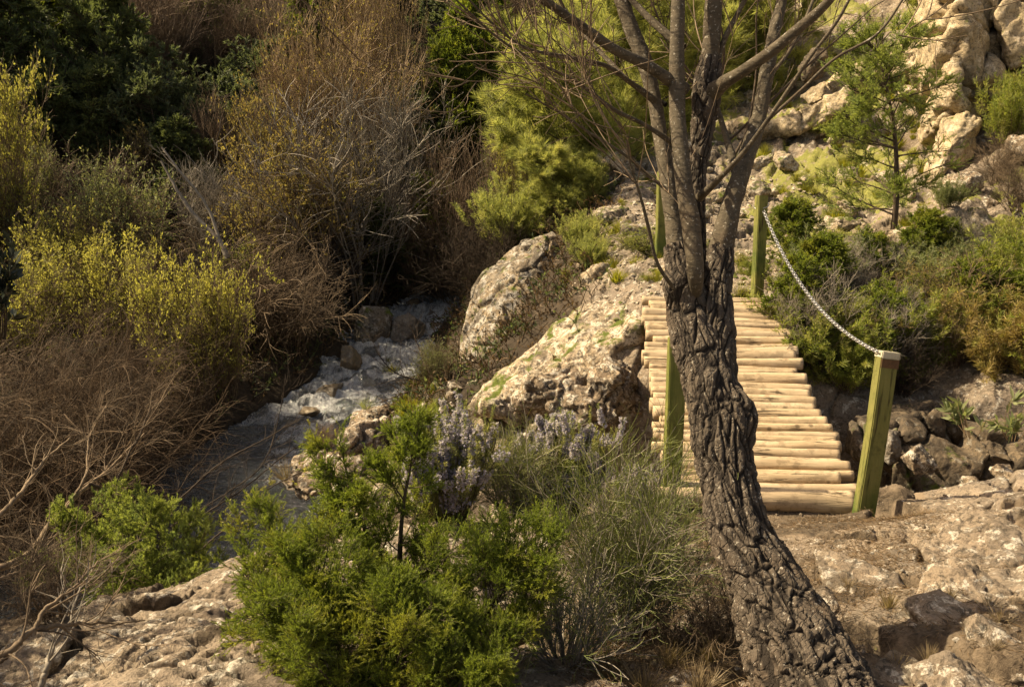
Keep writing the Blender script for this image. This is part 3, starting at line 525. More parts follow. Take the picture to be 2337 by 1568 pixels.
M['log'] = wood_mat('barkless_log_wood', [(.54, .41, .25), (.38, .28, .165), (.62, .49, .32), (.36, .29, .20)], crack=.9)
M['beam'] = wood_mat('beam_wood', [(.20, .14, .08), (.15, .10, .06), (.24, .17, .1), (.1, .08, .05)])
M['post'] = wood_mat('green_treated_post', [(.12, .145, .022), (.20, .20, .05), (.075, .105, .015), (.19, .17, .06)], axis='Z', crack=.85, moss=1)
M['post_end'] = wood_mat('post_end_grain', [(.46, .43, .32), (.38, .34, .24), (.5, .47, .36), (.4, .36, .26)], axis='Z')
M['post_band'] = wood_mat('brown_stained_band', [(.11, .06, .03), (.15, .085, .04), (.1, .055, .03), (.12, .07, .03)], axis='Z')
DA, DB = -3.13, .41 / 3.13
def ondeck(px, py):
    v = (CY - py) / FPX; u = (px - CX) / FPX; d = np.array([u, cp + v * sp, -sp + v * cp]); t = (DA - DB * 5.56) / (d[2] - DB * d[1]); return d * t
RE = np.array([ondeck(a, b) for a, b in [(1958, 1135), (1930, 1060), (1905, 985), (1862, 905), (1815, 800), (1790, 740), (1762, 685)]])
LE = np.array([ondeck(a, b) for a, b in [(1522, 1125), (1502, 1000), (1492, 900), (1476, 760), (1462, 680)]])
bridge = thing('log_bridge', 'footbridge decked with pale round logs laid crosswise over the gully', 'bridge', (1.65, 5.5, -3.2))
rg = np.random.RandomState(3)
def log_mesh(L, r0, seed):
    K, Mn = 46, 22; rs = np.random.RandomState(seed); s = np.linspace(-.5, .5, K); th = np.arange(Mn) / Mn * 2 * np.pi
    S, T = np.meshgrid(s * L, th, indexing='ij'); rr = r0 * (1 + .07 * rs.randn() * 2 * S / L)
    q = np.c_[(S * 2.5).ravel(), np.cos(T).ravel() * .9, np.sin(T).ravel() * .9] + seed * 3.3
    rr = rr * (1 + .13 * pn(q, 5).reshape(S.shape) + .06 * pn(q * np.array([3, 4, 4]), 6).reshape(S.shape))
    for k in range(3):
        a0 = rs.rand() * 6.28; c0 = (rs.rand() - .5) * L; ln = L * (.12 + .25 * rs.rand()); da = np.angle(np.exp(1j * (T - a0 - .25 * np.sin(S * 4 + k))))
        rr -= r0 * .22 * np.exp(-(da / .09) ** 2) * np.clip(1 - np.abs(S - c0) / ln, 0, 1)
    bend = .012 * np.sin(S / L * 3 + rs.rand() * 6); V = np.stack([S, rr * np.cos(T) + bend, rr * np.sin(T) * .93 + bend * .5], -1).reshape(-1, 3)
    i = np.arange(K * Mn).reshape(K, Mn); i2 = np.roll(i, -1, 1); F = np.stack([i[:-1], i[1:], i2[1:], i2[:-1]], -1).reshape(-1, 4)
    n = len(V); V = np.r_[V, [[-.5 * L - .003, 0, 0], [.5 * L + .003, 0, 0]]]
    F3 = np.r_[np.c_[i[0], i2[0], np.full(Mn, n)], np.c_[i2[-1], i[-1], np.full(Mn, n + 1)]]
    return mesh('log', V, [F, F3], M['log'])
NL = 34; y0, y1 = RE[0][1] + .02, LE[-1][1] - .03; rads = .050 * (1 + .18 * rg.randn(NL)); rads = np.clip(rads, .033, .064); rads[0] = .075; tpos = np.cumsum(rads) + np.r_[0, np.cumsum(rads)[:-1]]; tpos = (tpos - tpos[0]) / (tpos[-1] - tpos[0])
for k in range(NL):
    t = tpos[k]; yr = y0 + (y1 - y0) * t; xr = np.interp(yr, RE[:, 1], RE[:, 0]) + rg.randn() * .03; xl = np.interp(yr, LE[:, 1], LE[:, 0]) + rg.randn() * .03
    r = rads[k]; L = xr - xl; sag = -.035 * math.sin(t * math.pi)
    o = link('log', log_mesh(L, r, k), bridge); yl = .045 + rg.randn() * .006
    o.location = Vector(((xl + xr) / 2, yr + yl / 2, DA + DB * (yr - 5.56) - .035 + sag + rg.randn() * .006)) - bridge.location
    o.rotation_euler = (rg.rand() * 6, 0, math.atan2(-yl, L)); o.rotation_mode = 'XYZ'
    o.rotation_euler = (Matrix.Rotation(math.atan2(-yl, L), 3, 'Z') @ Matrix.Rotation(rg.randn() * .012 + .012, 3, 'Y') @ Matrix.Rotation(rg.rand() * 6.28, 3, 'X')).to_euler()
for s in (.18, .82):
    a = LE[0] * (1 - s) + RE[0] * s; b = LE[-1] * (1 - s) + RE[-1] * s; a = a + [0, -.02, -.19]; b = b + [0, .3, -.20]
    mb = MB(); tubes(mb, np.linspace(a, b, 12)[None] + np.c_[np.zeros(12), np.zeros(12), -.035 * np.sin(np.linspace(0, 3.14, 12))][None] - np.array(bridge.location), np.full((1, 12), .085), 14); link('beam', mb.mesh('beam', M['beam']), bridge)
def post(label, base, top, w, dp, rz, cap=True):
    b, tp = np.array(base), np.array(top); L = np.linalg.norm(tp - b); z = (tp - b) / L
    root = thing('post', label, 'post', b, 0, 1)
    bm = bmesh.new(); bmesh.ops.create_cube(bm, size=1); bmesh.ops.scale(bm, vec=(w, dp, L + .25), verts=bm.verts); bmesh.ops.translate(bm, vec=(0, 0, L / 2 - .125), verts=bm.verts)
    bmesh.ops.bevel(bm, geom=[e for e in bm.edges], offset=.006, segments=2, affect='EDGES')
    bmesh.ops.subdivide_edges(bm, edges=[e for e in bm.edges if abs(e.verts[0].co.z - e.verts[1].co.z) > .3], cuts=14)
    for v in bm.verts: v.co.x += .004 * math.sin(v.co.z * 5 + rz); v.co.y += .003 * math.sin(v.co.z * 7)
    me = bpy.data.meshes.new('shaft'); bm.to_mesh(me); bm.free(); me.materials.append(M['post']); sh = link('shaft', me, root)
    q = Matrix((Vector(unit(np.cross([0, 1, 0], z))), Vector(unit(np.cross(z, np.cross([0, 1, 0], z)))), Vector(z))).transposed() @ Matrix.Rotation(rz, 3, 'Z')
    root.rotation_euler = q.to_euler()
    if cap:
        for nm, z0, hh, ex, m in (('end_cap', L - .035, .045, .012, 'post_end'), ('stain_band', L - .095, .062, .003, 'post_band')):
            bm = bmesh.new(); bmesh.ops.create_cube(bm, size=1); bmesh.ops.scale(bm, vec=(w + ex, dp + ex, hh), verts=bm.verts); bmesh.ops.translate(bm, vec=(0, 0, z0 + hh / 2), verts=bm.verts)
            bmesh.ops.bevel(bm, geom=list(bm.edges), offset=.004 if ex < .01 else .006, segments=2, affect='EDGES'); me = bpy.data.meshes.new(nm); bm.to_mesh(me); bm.free(); me.materials.append(M[m]); link(nm, me, root)
    return root
post('leaning square green post with a pale end cap, right of the near bridge end', P(1972, 1163, 6.28), P(2027, 806, 6.2), .118, .085, .12)
post('square green post half hidden behind the left side of the thick trunk', P(1530, 1110, 6.5), P(1548, 770, 6.4), .112, .08, .1, False)
post('far green post right of the far bridge end, with the chain on it', P(1726, 690, 9.2), P(1739, 447, 9.1), .098, .08, .3, False)
post('farthest green post, seen to the left of the bare tree trunk above the path', P(1505, 600, 10.4), P(1513, 392, 10.3), .10, .08, .2, False)
# chain
M['chain'] = (lambda t: t.out(t.n('BsdfPrincipled', {'Base Color': (.42, .42, .43), 'Metallic': .9, 'Roughness': .35}).outputs[0]))(NT('galvanised_chain'))
A0, A1 = P(1743, 482, 9.06), P(2003, 803, 6.17)
tt = np.linspace(0, 1, 400); cur = A0 + (A1 - A0) * tt[:, None]; cur[:, 2] -= 4 * .20 * tt * (1 - tt)
sl_ = np.r_[0, np.cumsum(np.linalg.norm(np.diff(cur, axis=0), axis=1))]; NLK = 98
chain = thing('chain', 'pale metal chain sagging between the two right-hand bridge posts', 'chain', A1)
def link_mesh(l, w, r):
    n, m = 20, 6; a = np.arange(n) / n * 2 * np.pi; c = np.c_[np.sign(np.cos(a)) * (l / 2 - w / 2) * (np.abs(np.cos(a)) > .05) + np.cos(a) * w / 2, np.sin(a) * w / 2, 0 * a]
    T = unit(np.roll(c, -1, 0) - np.roll(c, 1, 0)); Nn = np.cross(T, [0, 0, 1]); b = np.arange(m) / m * 2 * np.pi
    V = c[:, None] + r * (Nn[:, None] * np.cos(b)[None, :, None] + np.array([0, 0, 1]) * np.sin(b)[None, :, None]); i = np.arange(n * m).reshape(n, m)
    F = np.stack([i, np.roll(i, -1, 0), np.roll(np.roll(i, -1, 0), -1, 1), np.roll(i, -1, 1)], -1).reshape(-1, 4); return mesh('link', V.reshape(-1, 3), [F], M['chain'])
pit_ = sl_[-1] / NLK; lm = link_mesh(pit_ * 1.4, .021, .0036)
for k in range(NLK):
    s = (k + .5) * pit_; c = np.array([np.interp(s, sl_, cur[:, j]) for j in range(3)]); c2 = np.array([np.interp(s + .01, sl_, cur[:, j]) for j in range(3)]); c1 = np.array([np.interp(s - .01, sl_, cur[:, j]) for j in range(3)])
    o = link('link', lm, chain); o.location = Vector(c - A1)
    o.rotation_euler = (Vector(c2 - c1).to_track_quat('X', 'Z').to_matrix() @ Matrix.Rotation((k % 2) * R(90) + R(35), 3, 'X')).to_euler()
mb = MB(); a = np.linspace(0, 2 * np.pi, 25); tubes(mb, (np.c_[.066 * np.cos(a), .062 * np.sin(a), .02 * np.sin(a + 1)] + P(1738, 470, 9.13) - A1)[None], np.full((1, 25), .005), 6); link('loop', mb.mesh('loop', M['chain']), chain)
# ------------------------------------------------------------------ the bare tree
def bark_mat(name, plates, ca, cb, cc, sp=.62):
    t = NT(name); co = t.n('NewGeometry').outputs['Position']; mp = t.n('Mapping', {'Vector': co, 'Scale': (1, 1, .33 if plates else 1.0)}).outputs[0]
    wv = t.n('Mix', {0: .06, 4: mp, 5: t.n('TexNoise', {'Vector': mp, 'Scale': 9., 'Detail': 4}).outputs['Color']}, data_type='VECTOR').outputs[1]
    n1 = t.noise(mp, 26, 8, .7, .3); n2 = t.noise(co, 5, 6); n3 = t.noise(mp, 90, 5, .7)
    c = t.mix(t.ramp(n1, .35, .65), ca, cb); c = t.mix(t.ramp(n2, .5, .68), c, cc); c = t.mix(t.ramp(t.noise(co, 75, 4, .7), sp, sp + .05, 0, .8), c, (.38, .35, .29))
    if plates:
        v = t.n('TexVoronoi', {'Vector': wv, 'Scale': 48.}, feature='DISTANCE_TO_EDGE').outputs['Distance']; f = t.attr('tint')
        c = t.mix(t.ramp(f, .55, .1), c, (.018, .013, .009)); h = t.math('ADD', t.math('MULTIPLY', t.ramp(v, 0, .12), .5), t.math('ADD', n1, t.math('MULTIPLY', n3, .4)))
    else:
        b = t.noise(t.n('Mapping', {'Vector': co, 'Scale': (1, 1, 5)}).outputs[0], 22, 5, .6); c = t.mix(t.ramp(b, .55, .62, 0, .6), c, tuple(x * .5 for x in ca)); h = t.math('ADD', t.math('MULTIPLY', b, .5), t.math('MULTIPLY', n3, .4))
    return t.out(t.n('BsdfPrincipled', {'Base Color': c, 'Roughness': .85, 'Specular IOR Level': .3, 'Normal': t.bump(h, .008, .9)}).outputs[0])
M['bark'] = bark_mat('fissured_bark', True, (.05, .039, .029), (.115, .092, .068), (.075, .054, .036), .60)
M['smooth_bark'] = bark_mat('smooth_limb_bark', False, (.062, .05, .033), (.115, .093, .062), (.085, .062, .038), .6)
def cr(pts, n):
    p = np.array(pts, float); p = np.vstack([2 * p[0] - p[1], p, 2 * p[-1] - p[-2]]); out = []; m = len(p) - 3
    for t in np.linspace(0, m - 1e-6, n):
        i = int(t); f = t - i; a, b, c, d = p[i:i + 4]; out.append(.5 * (2 * b + (c - a) * f + (2 * a - 5 * b + 4 * c - d) * f * f + (3 * b - a - 3 * c + d) * f ** 3))
    return np.array(out)
def limb(mb, rows, K, Mn, amp=0., rough=.0, seed=0, bumps=(), plate=(30, 8)):
    """rows: (px, py, width px, Z)"""
    q = np.array([np.r_[P(r[0], r[1], r[3]), r[2] / 2 / FPX * r[3]] for r in rows]); c = cr(q, K); Pth = c[None, :, :3]; rad = c[:, 3]
    T, A, B = frames(Pth); th = np.arange(Mn) / Mn * 2 * np.pi
    Nn = A[0][:, None] * np.cos(th)[None, :, None] + B[0][:, None] * np.sin(th)[None, :, None]; V = (Pth[0][:, None] + rad[:, None, None] * Nn).reshape(-1, 3); Nf = Nn.reshape(-1, 3)
    rr = np.repeat(rad, Mn); d = rr * .10 * pn(V * 6, seed) + rr * .05 * pn(V * 17, seed + 1); fis = np.ones(len(V))
    if amp:
        a = np.broadcast_to(amp if not np.isscalar(amp) else np.full(len(rows), amp), (len(rows),)); am = np.repeat(cr(np.c_[a, a, a, a], K)[:, 0], Mn)
        s_ = np.r_[0, np.cumsum(np.linalg.norm(np.diff(c[:, :3], axis=0), axis=1))]; TH = np.tile(th, K) + .25 * np.sin(np.repeat(s_, Mn) * 5 + seed) + .5 * np.repeat(s_, Mn)
        w = np.c_[np.cos(TH) * rr, np.sin(TH) * rr, np.repeat(s_, Mn)] + seed; w0 = w.copy(); V0 = V
        V = w0; w[:, 0] += .013 * pn(V * np.array([16, 16, 10]), 3) ; w[:, 1] += .013 * pn(V * 14 + 4, 4); w[:, 2] += .07 * pn(V * 12, 5)
        kk = plate[0] / 30.; gr = np.minimum(np.abs(pn(w * np.array([15, 15, 1.9]) * kk, seed + 5)), np.abs(pn(w * np.array([24, 24, 3.6]) * kk, seed + 6)) * 1.3); f1, f2, ci = worley(w * np.array([24, 24, 7]) * kk, seed + 7); e = np.minimum(gr * 1.9, (f2 - f1) * 1.1 + .02); rs = np.random.RandomState(9).rand(256)
        g1, g2, cj = worley(w * np.array([55, 55, 22]) * kk, seed + 9)
        fis = sst(.02, .24, e); d += am * .62 * (1.5 * fis - 1. + .5 * (rs[ci] - .5) + .12 * sst(0, .25, g2 - g1) + .25 * (rs[cj] - .5)) + am * .5 * fbm(V * np.array([48, 48, 16]), 4, 12, .6); V = V0
    for (bx, by, bz, br, bh) in bumps: d += bh * np.exp(-((V - P(bx, by, bz)) ** 2).sum(1) / br ** 2)
    V = V + Nf * d[:, None]; i = np.arange(K * Mn).reshape(K, Mn); i2 = np.roll(i, -1, 1); mb.add(V, np.stack([i[:-1], i2[:-1], i2[1:], i[1:]], -1).reshape(-1, 4), fis); return c
tb = P(1850, 1560, 3.0)
tree = thing('bare_tree', 'large leafless tree with a thick leaning fissured trunk in front of the bridge', 'tree', tb)
def shift(mb): mb.V = [v - tb.astype(np.float32) for v in mb.V]
mb = MB()
limb(mb, [(1950,1830,430,2.72),(1905,1690,330,2.84),(1862,1580,262,2.95),(1805,1460,212,3.05),(1738,1320,160,3.15),(1688,1210,144,3.22),(1660,1080,130,3.3),(1642,970,128,3.35),(1620,880,118,3.4),(1594,790,108,3.45),(1572,700,96,3.5),(1556,620,78,3.5),(1545,560,60,3.52)],
     760, 210, [.016,.016,.016,.015,.013,.012,.012,.012,.010,.010,.009,.007,.006], seed=3, bumps=[(1712, 950, 3.3, .07, .035), (1700, 905, 3.3, .05, .03), (1540, 655, 3.45, .05, .03), (1620, 860, 3.3, .06, .02)])
limb(mb, [(1640,900,80,3.38),(1636,820,86,3.42),(1634,740,80,3.46),(1636,650,66,3.5),(1646,570,60,3.54)], 330, 110, [.010,.010,.009,.008,.006], seed=21)
for s, e, w in [((1800,1560,3.0),(1745,1640,3.0),70),((1880,1520,2.98),(1985,1590,3.0),80),((1900,1560,2.9),(1960,1640,2.8),90)]:
    limb(mb, [(s[0], s[1], w, s[2]), ((s[0]+e[0])/2, (s[1]+e[1])/2 - 5, w * .8, (s[2]+e[2])/2), (e[0], e[1], w * .5, e[2])], 80, 60, .011, seed=s[0])
shift(mb); link('trunk', mb.mesh('trunk', M['bark']), tree)
mb = MB(); limb(mb, [(1596,740,44,3.54),(1594,560,34,3.6),(1592,420,38,3.6),(1600,330,46,3.6),(1610,250,58,3.6),(1616,190,66,3.6),(1622,130,50,3.6)], 380, 90, [.006,.006,.006,.006,.007,.007,.004], seed=31, plate=(34, 16)); shift(mb); link('branch', mb.mesh('branch', M['bark']), tree)
LIMBS = []
def branch(rows, K=160, Mn=20, rough_=0):
    rows = [(r[0], r[1], r[2] * .85, r[3]) for r in rows]
    if rows[-1][1] < -20:   # the limb goes on above the picture and tapers out
        a, b = rows[-2], rows[-1]; L_ = math.hypot(b[0] - a[0], b[1] - a[1]); n_ = 60 + 14 * b[2]
        rows += [(b[0] + (b[0] - a[0]) / L_ * n_ * j + 12 * math.sin(j * 2 + b[0]), b[1] + (b[1] - a[1]) / L_ * n_ * j, b[2] * (1 - .3 * j), b[3] + (b[3] - a[3]) * .5 * j) for j in (1, 2, 3)]
    mb = MB(); c = limb(mb, rows, K, Mn, rough_, seed=rows[0][0], plate=(40, 20)); LIMBS.append(c); shift(mb); link('branch', mb.mesh('branch', M['smooth_bark']), tree)
branch([(1590,680,20,3.46),(1588,640,40,3.38),(1586,600,46,3.36),(1578,520,50,3.38),(1562,430,48,3.42),(1552,330,44,3.46),(1545,230,44,3.5),(1545,120,40,3.52),(1548,0,36,3.54),(1552,-120,30,3.56)], 300, 40)
branch([(1550,600,60,3.52),(1536,500,48,3.56),(1522,400,44,3.6),(1508,320,40,3.64),(1494,230,40,3.68),(1470,140,42,3.7),(1438,60,42,3.72),(1410,-30,40,3.74),(1390,-120,34,3.76)], 260, 36, .002)
branch([(1634,680,70,3.5),(1645,575,66,3.54),(1666,480,56,3.58),(1690,400,50,3.62),(1708,345,46,3.66),(1730,280,42,3.7),(1748,180,38,3.72),(1768,70,32,3.75),(1795,-40,28,3.8)], 260, 36, .003)
branch([(1680,400,24,3.62),(1668,350,22,3.68),(1650,290,16,3.75),(1630,220,12,3.8)], 80, 16)
branch([(1612,200,62,3.6),(1622,110,50,3.6),(1628,20,46,3.6),(1636,-100,40,3.6)], 140, 36)
branch([(1622,215,50,3.58),(1655,188,38,3.5),(1700,160,33,3.42),(1760,118,30,3.35),(1820,68,28,3.3),(1875,20,25,3.25),(1940,-50,20,3.2)], 160, 30)
branch([(1560,205,40,3.58),(1520,178,34,3.5),(1470,146,30,3.45),(1400,112,28,3.4),(1335,66,26,3.35),(1280,28,23,3.3),(1200,-30,20,3.25)], 160, 26)
branch([(1598,450,26,3.5),(1640,410,15,3.3),(1700,345,13,3.2),(1752,275,12,3.12),(1800,205,11,3.06),(1850,130,10,3.0),(1910,50,9,2.95),(1960,-40,8,2.9)], 160, 14)
branch([(1752,275,9,3.12),(1830,205,9,3.1),(1905,135,8,3.05),(2000,80,7,3.0),(2060,0,6,2.95),(2090,-60,5,2.9)], 120, 10)
branch([(1494,230,20,3.66),(1440,190,14,3.6),(1380,150,12,3.5),(1290,130,10,3.45),(1200,110,8,3.4),(1130,60,7,3.35),(1060,-10,6,3.3)], 120, 10)
branch([(1560,110,24,3.6),(1500,60,20,3.65),(1450,10,17,3.7),(1400,-50,14,3.7)], 90, 16)
branch([(1540,330,16,3.55),(1470,285,12,3.5),(1400,250,11,3.4),(1320,190,9,3.3),(1240,150,7,3.2),(1140,90,6,3.1),(1040,0,5,3.0)], 120, 10)
branch([(1530,440,12,3.5),(1480,400,9,3.5),(1420,350,8,3.45),(1340,300,7,3.4),(1280,260,6,3.3),(1200,215,5,3.2)], 110, 10)
branch([(1630,190,18,3.62),(1650,100,16,3.6),(1690,20,14,3.58),(1730,-60,12,3.55)], 90, 14)
branch([(1520,240,14,3.7),(1440,190,12,3.8),(1360,110,11,3.9),(1300,40,10,4.0),(1260,-30,9,4.0)], 90, 12)
branch([(1712,290,14,3.7),(1740,200,12,3.8),(1800,120,10,3.9),(1840,40,9,4.0),(1870,-40,8,4.1)], 90, 12)
branch([(1538,660,11,3.4),(1500,600,10,3.3),(1480,520,9,3.25),(1462,450,8,3.2),(1440,380,6,3.15),(1430,320,5,3.1)], 90, 10)
rg = np.random.RandomState(12); mb = MB()
for c in LIMBS:
    K = len(c); Pt = c[None, :, :3]; rr = c[:, 3]
    n = 7 if rr[0] > .02 else 7
    S, D, t, i = spawn(Pt, n, .25, 1., .75, rg); D[:, 2] += .25; L = .35 + .55 * rg.rand(n); a = grow(S, D, L, 14, .07, .05, rg); r0 = np.minimum(.0052 + .002 * rg.rand(n), rr.min() * .7)
    tubes(mb, a, r0[:, None] * np.linspace(1, .35, 14)[None], 6, rg.rand(n)); n2 = n * 4
    S, D, t, i = spawn(a, n2, .2, 1, .65, rg); L = .12 + .28 * rg.rand(n2); b = grow(S, D, L, 9, .09, .05, rg); tubes(mb, b, (.0022 * np.linspace(1, .5, 9))[None].repeat(n2, 0), 4, rg.rand(n2))
    S, D, t, i = spawn(b, n2 * 2, .2, 1, .65, rg); L = .05 + .12 * rg.rand(n2 * 2); b = grow(S, D, L, 5, .1, .05, rg); tubes(mb, b, (.0014 * np.linspace(1, .6, 5))[None].repeat(n2 * 2, 0), 3, rg.rand(n2 * 2))
shift(mb); tag(link('twigs', mb.mesh('twigs', M['twig_brown']), tree), None, None, None, 'stuff')
# ------------------------------------------------------------------ plants
UP = np.array([0, 0, 1.])
def conifer(H, R, seed, leaf, wood='stem_dark', stems=1, n1=50, n2=420, n3=2600, nn=34, nl=.012, nw=.0024, lean=(0, 0), t0=.06, l3=.09, top=.25, up1=.05, spread=.25, ang=.6, clump=1.):
    rg = np.random.RandomState(seed); mb = MB(); lf = MB(); K = 12
    a = rg.rand(stems) * 6.28; D = np.c_[np.cos(a) * spread * (stems > 1) + lean[0], np.sin(a) * spread * (stems > 1) + lean[1], np.ones(stems)]
    S = np.c_[.03 * np.cos(a), .03 * np.sin(a), np.full(stems, -.05)] * (stems > 1) + [[0, 0, -.04]]
    T = grow(S, D, H * (.75 + .25 * rg.rand(stems)) if stems > 1 else np.array([H * 1.02]), K, .04, .03, rg); r0 = H * .016
    tubes(mb, T, (r0 * np.linspace(1, .15, K))[None].repeat(stems, 0), 7, rg.rand(stems))
    S, D, t, i = spawn(T, n1, t0, .97, 1.15, rg, .2, .9); D[:, 2] = np.abs(D[:, 2]) * .5 + .15
    L = R * (top + (1 - top) * (1 - t) ** .7) * (.65 + .5 * rg.rand(n1)); B1 = grow(S, D, L, 8, .10, up1, rg)
    tubes(mb, B1, (r0 * .35 * (L / R)[:, None]) * np.linspace(1, .2, 8)[None], 5, rg.rand(n1))
    S, D, t, i = spawn(B1, n2, .15, 1, ang, rg, .2, .8); L2 = L[i] * (.25 + .3 * rg.rand(n2)) * (1.15 - .6 * t); B2 = grow(S, D, L2, 6, .12, .07, rg)
    S_, D_, _, _ = spawn(T, max(6, n2 // 25), .75, 1, .5, rg); B2 = np.concatenate([B2, grow(S_, D_, R * .45 * rg.rand(len(S_)), 6, .1, .08, rg)])
    tubes(mb, B2, (r0 * .09 * np.linspace(1, .4, 6))[None].repeat(len(B2), 0), 3, rg.rand(len(B2)))
    tc = rg.rand(len(B2)); S, D, t, i = spawn(B2, n3, .1, 1, .6, rg, .25, .7); L3 = l3 * (.6 + .7 * rg.rand(n3)); B3 = grow(S, D, L3, 4, .14, .08, rg)
    tubes(mb, B3, (np.array([1, .9, .7, .4]) * nw * .35)[None].repeat(n3, 0), 3, .3)
    nt = n3 * nn; S, D, t, j = spawn(B3, nt, .05, 1, .55, rg, .25); tint = np.clip(.25 + .4 * tc[i[j]] + .25 * t + .2 * (rg.rand(nt) - .5), 0, 1)
    blades(lf, S, D, nl * (.7 + .6 * rg.rand(nt)), nw, rg, tint, tri=True)
    return [('branches', mb.mesh('branches', M[wood])), ('foliage', lf.mesh('foliage', M[leaf], False))]
def bush(H, R, seed, wood, leaf=None, stems=40, n2=400, n3=1600, r0=.006, wob=.09, up=.03, droop=0., leaves=0, ll=.02, lw=.009, lt=(.4, 1.), upright=.6, l2=.4, l3=.25, base=.12, ang=.5, lean=(0, 0, 0), bias=1., tk=.3):
    rg = np.random.RandomState(seed); mb = MB(); a = rg.rand(stems) * 6.28; q = np.sqrt(rg.rand(stems)); K = 16
    D = np.c_[np.cos(a) * q * R, np.sin(a) * q * R, np.full(stems, H * upright)] + np.array(lean) * H; S = np.c_[np.cos(a) * base * R * q * 2, np.sin(a) * base * R * q * 2, np.full(stems, -.05)]
    L = np.sqrt(H * H + (q * R) ** 2) * (.7 + .35 * rg.rand(stems)); T = grow(S, D, L, K, wob * .6, up - droop * .5, rg, .75)
    tubes(mb, T, (r0 * (.5 + .7 * rg.rand(stems)))[:, None] * np.linspace(1, .25, K)[None], 5, rg.rand(stems))
    S, D, t, i = spawn(T, n2, .15, 1, ang, rg, .2); L = H * l2 * (.4 + .8 * rg.rand(n2)) * (1.1 - .6 * t); B = grow(S, D, L, 9, wob, up - droop, rg); t2 = rg.rand(n2)
    tubes(mb, B, (r0 * .38 * np.linspace(1, .35, 9))[None].repeat(n2, 0), 3, t2)
    S, D, t, i = spawn(B, n3, .1, 1, ang, rg, .25); L = H * l3 * (.3 + .8 * rg.rand(n3)); C = grow(S, D, L, 7, wob * 1.3, up - droop, rg); tubes(mb, C, (r0 * tk * np.linspace(1, .5, 7))[None].repeat(n3, 0), 3, np.clip(t2[i] + .3 * (rg.rand(n3) - .5), 0, 1))
    out = [('branches', mb.mesh('branches', M[wood]))]
    if leaves:
        lf = MB(); Pt = np.concatenate([C, B[:, ::1][:, np.linspace(0, 8, 7).astype(int)]]); S, D, t, i = spawn(Pt, leaves * 2, lt[0], lt[1], .6, rg, .3)
        w = (S[:, 2] / H) ** bias > rg.rand(len(S)) * .9 if bias else np.ones(len(S), bool); cl = pn(S * (4 / max(H, .5)) + seed, 3) + .35 * rg.randn(len(S)) > -.1; S, D = S[w & cl][:leaves], D[w & cl][:leaves]
        blades(lf, S, D, ll * (.6 + .8 * rg.rand(len(S))), lw * (.7 + .6 * rg.rand(len(S))), rg, np.clip(rg.rand(len(S)) * .6 + .4 * S[:, 2] / H, 0, 1)); out.append(('foliage', lf.mesh('foliage', M[leaf], False)))
    return out
def spiky(H, R, seed, leaf, stems=90, per=90, nl=.018, nw=.003, flower=0, wood='stem_dark', side=4, ang=.75, wobble=.06):
    """upright stems densely set with narrow leaves (rosemary and the like)"""
    rg = np.random.RandomState(seed); mb = MB(); lf = MB(); a = rg.rand(stems) * 6.28; q = np.sqrt(rg.rand(stems))
    D = np.c_[np.cos(a) * q * R * 1.5, np.sin(a) * q * R * 1.5, np.full(stems, H)]; T = grow(np.c_[np.cos(a) * q * R * .35, np.sin(a) * q * R * .35, np.full(stems, -.04)], D, H * (.6 + .5 * rg.rand(stems)) * (1.05 - .2 * q), 10, wobble, .06, rg)
    S, D, t, i = spawn(T, stems * side, .25, .9, .5, rg, .15); B = grow(S, D, H * .32 * (.5 + .8 * rg.rand(len(S))), 10, wobble, .13, rg)
    tubes(mb, T, (H * .006 * np.linspace(1, .3, 10))[None].repeat(stems, 0), 4, rg.rand(stems)); tubes(mb, B, (H * .0025 * np.linspace(1, .5, 10))[None].repeat(len(B), 0), 3, .6)
    A = np.concatenate([T, B]); n = len(A) * per; ts = rg.rand(len(A)); S, D, t, i = spawn(A, n, .18, 1, ang, rg, .2)
    blades(lf, S, D, nl * (.6 + .6 * rg.rand(n)), nw, rg, np.clip(.5 * ts[i] + .5 * rg.rand(n), 0, 1)); out = [('stems', mb.mesh('stems', M[wood])), ('foliage', lf.mesh('foliage', M[leaf], False))]
    if flower:
        fl = MB(); sel = A[rg.rand(len(A)) < .6]; S, D, t, i = spawn(sel, flower, .45, .98, 1.0, rg, .3); k = pn(S * 9, seed) > -.15; S, D = S[k], D[k]; S = S + D * nl * .5
        for j in range(3): blades(fl, S + rg.randn(*S.shape) * .002, D + rg.randn(*S.shape) * .6, .013, .010, rg, rg.rand(len(S)))
        out.append(('flowers', fl.mesh('flowers', M['flower'], False)))
    return out
def tuft(H, R, seed, mat, n=160, w=.004, droop=.16):
    rg = np.random.RandomState(seed); a = rg.rand(n) * 6.28; q = rg.rand(n); S = np.c_[np.cos(a) * q * R * .35, np.sin(a) * q * R * .35, np.full(n, -.02)]; D = np.c_[np.cos(a) * q * R, np.sin(a) * q * R, np.full(n, H)]
    T = grow(S, D, H * (.5 + .7 * rg.rand(n)), 6, .08, -droop * .5, rg); mb = MB(); _, A, B = frames(T); wd = (w * np.array([.8, 1, .9, .7, .4, .05]))[None, :, None]
    V = np.stack([T - A * wd, T + A * wd], 2).reshape(-1, 3); b = (np.arange(n)[:, None] * 6 + np.arange(5)[None]) * 2; F = np.stack([b, b + 1, b + 3, b + 2], -1).reshape(-1, 4); mb.add(V, F, np.repeat(rg.rand(n), 12))
    return [('blades', mb.mesh('blades', M[mat], False))]
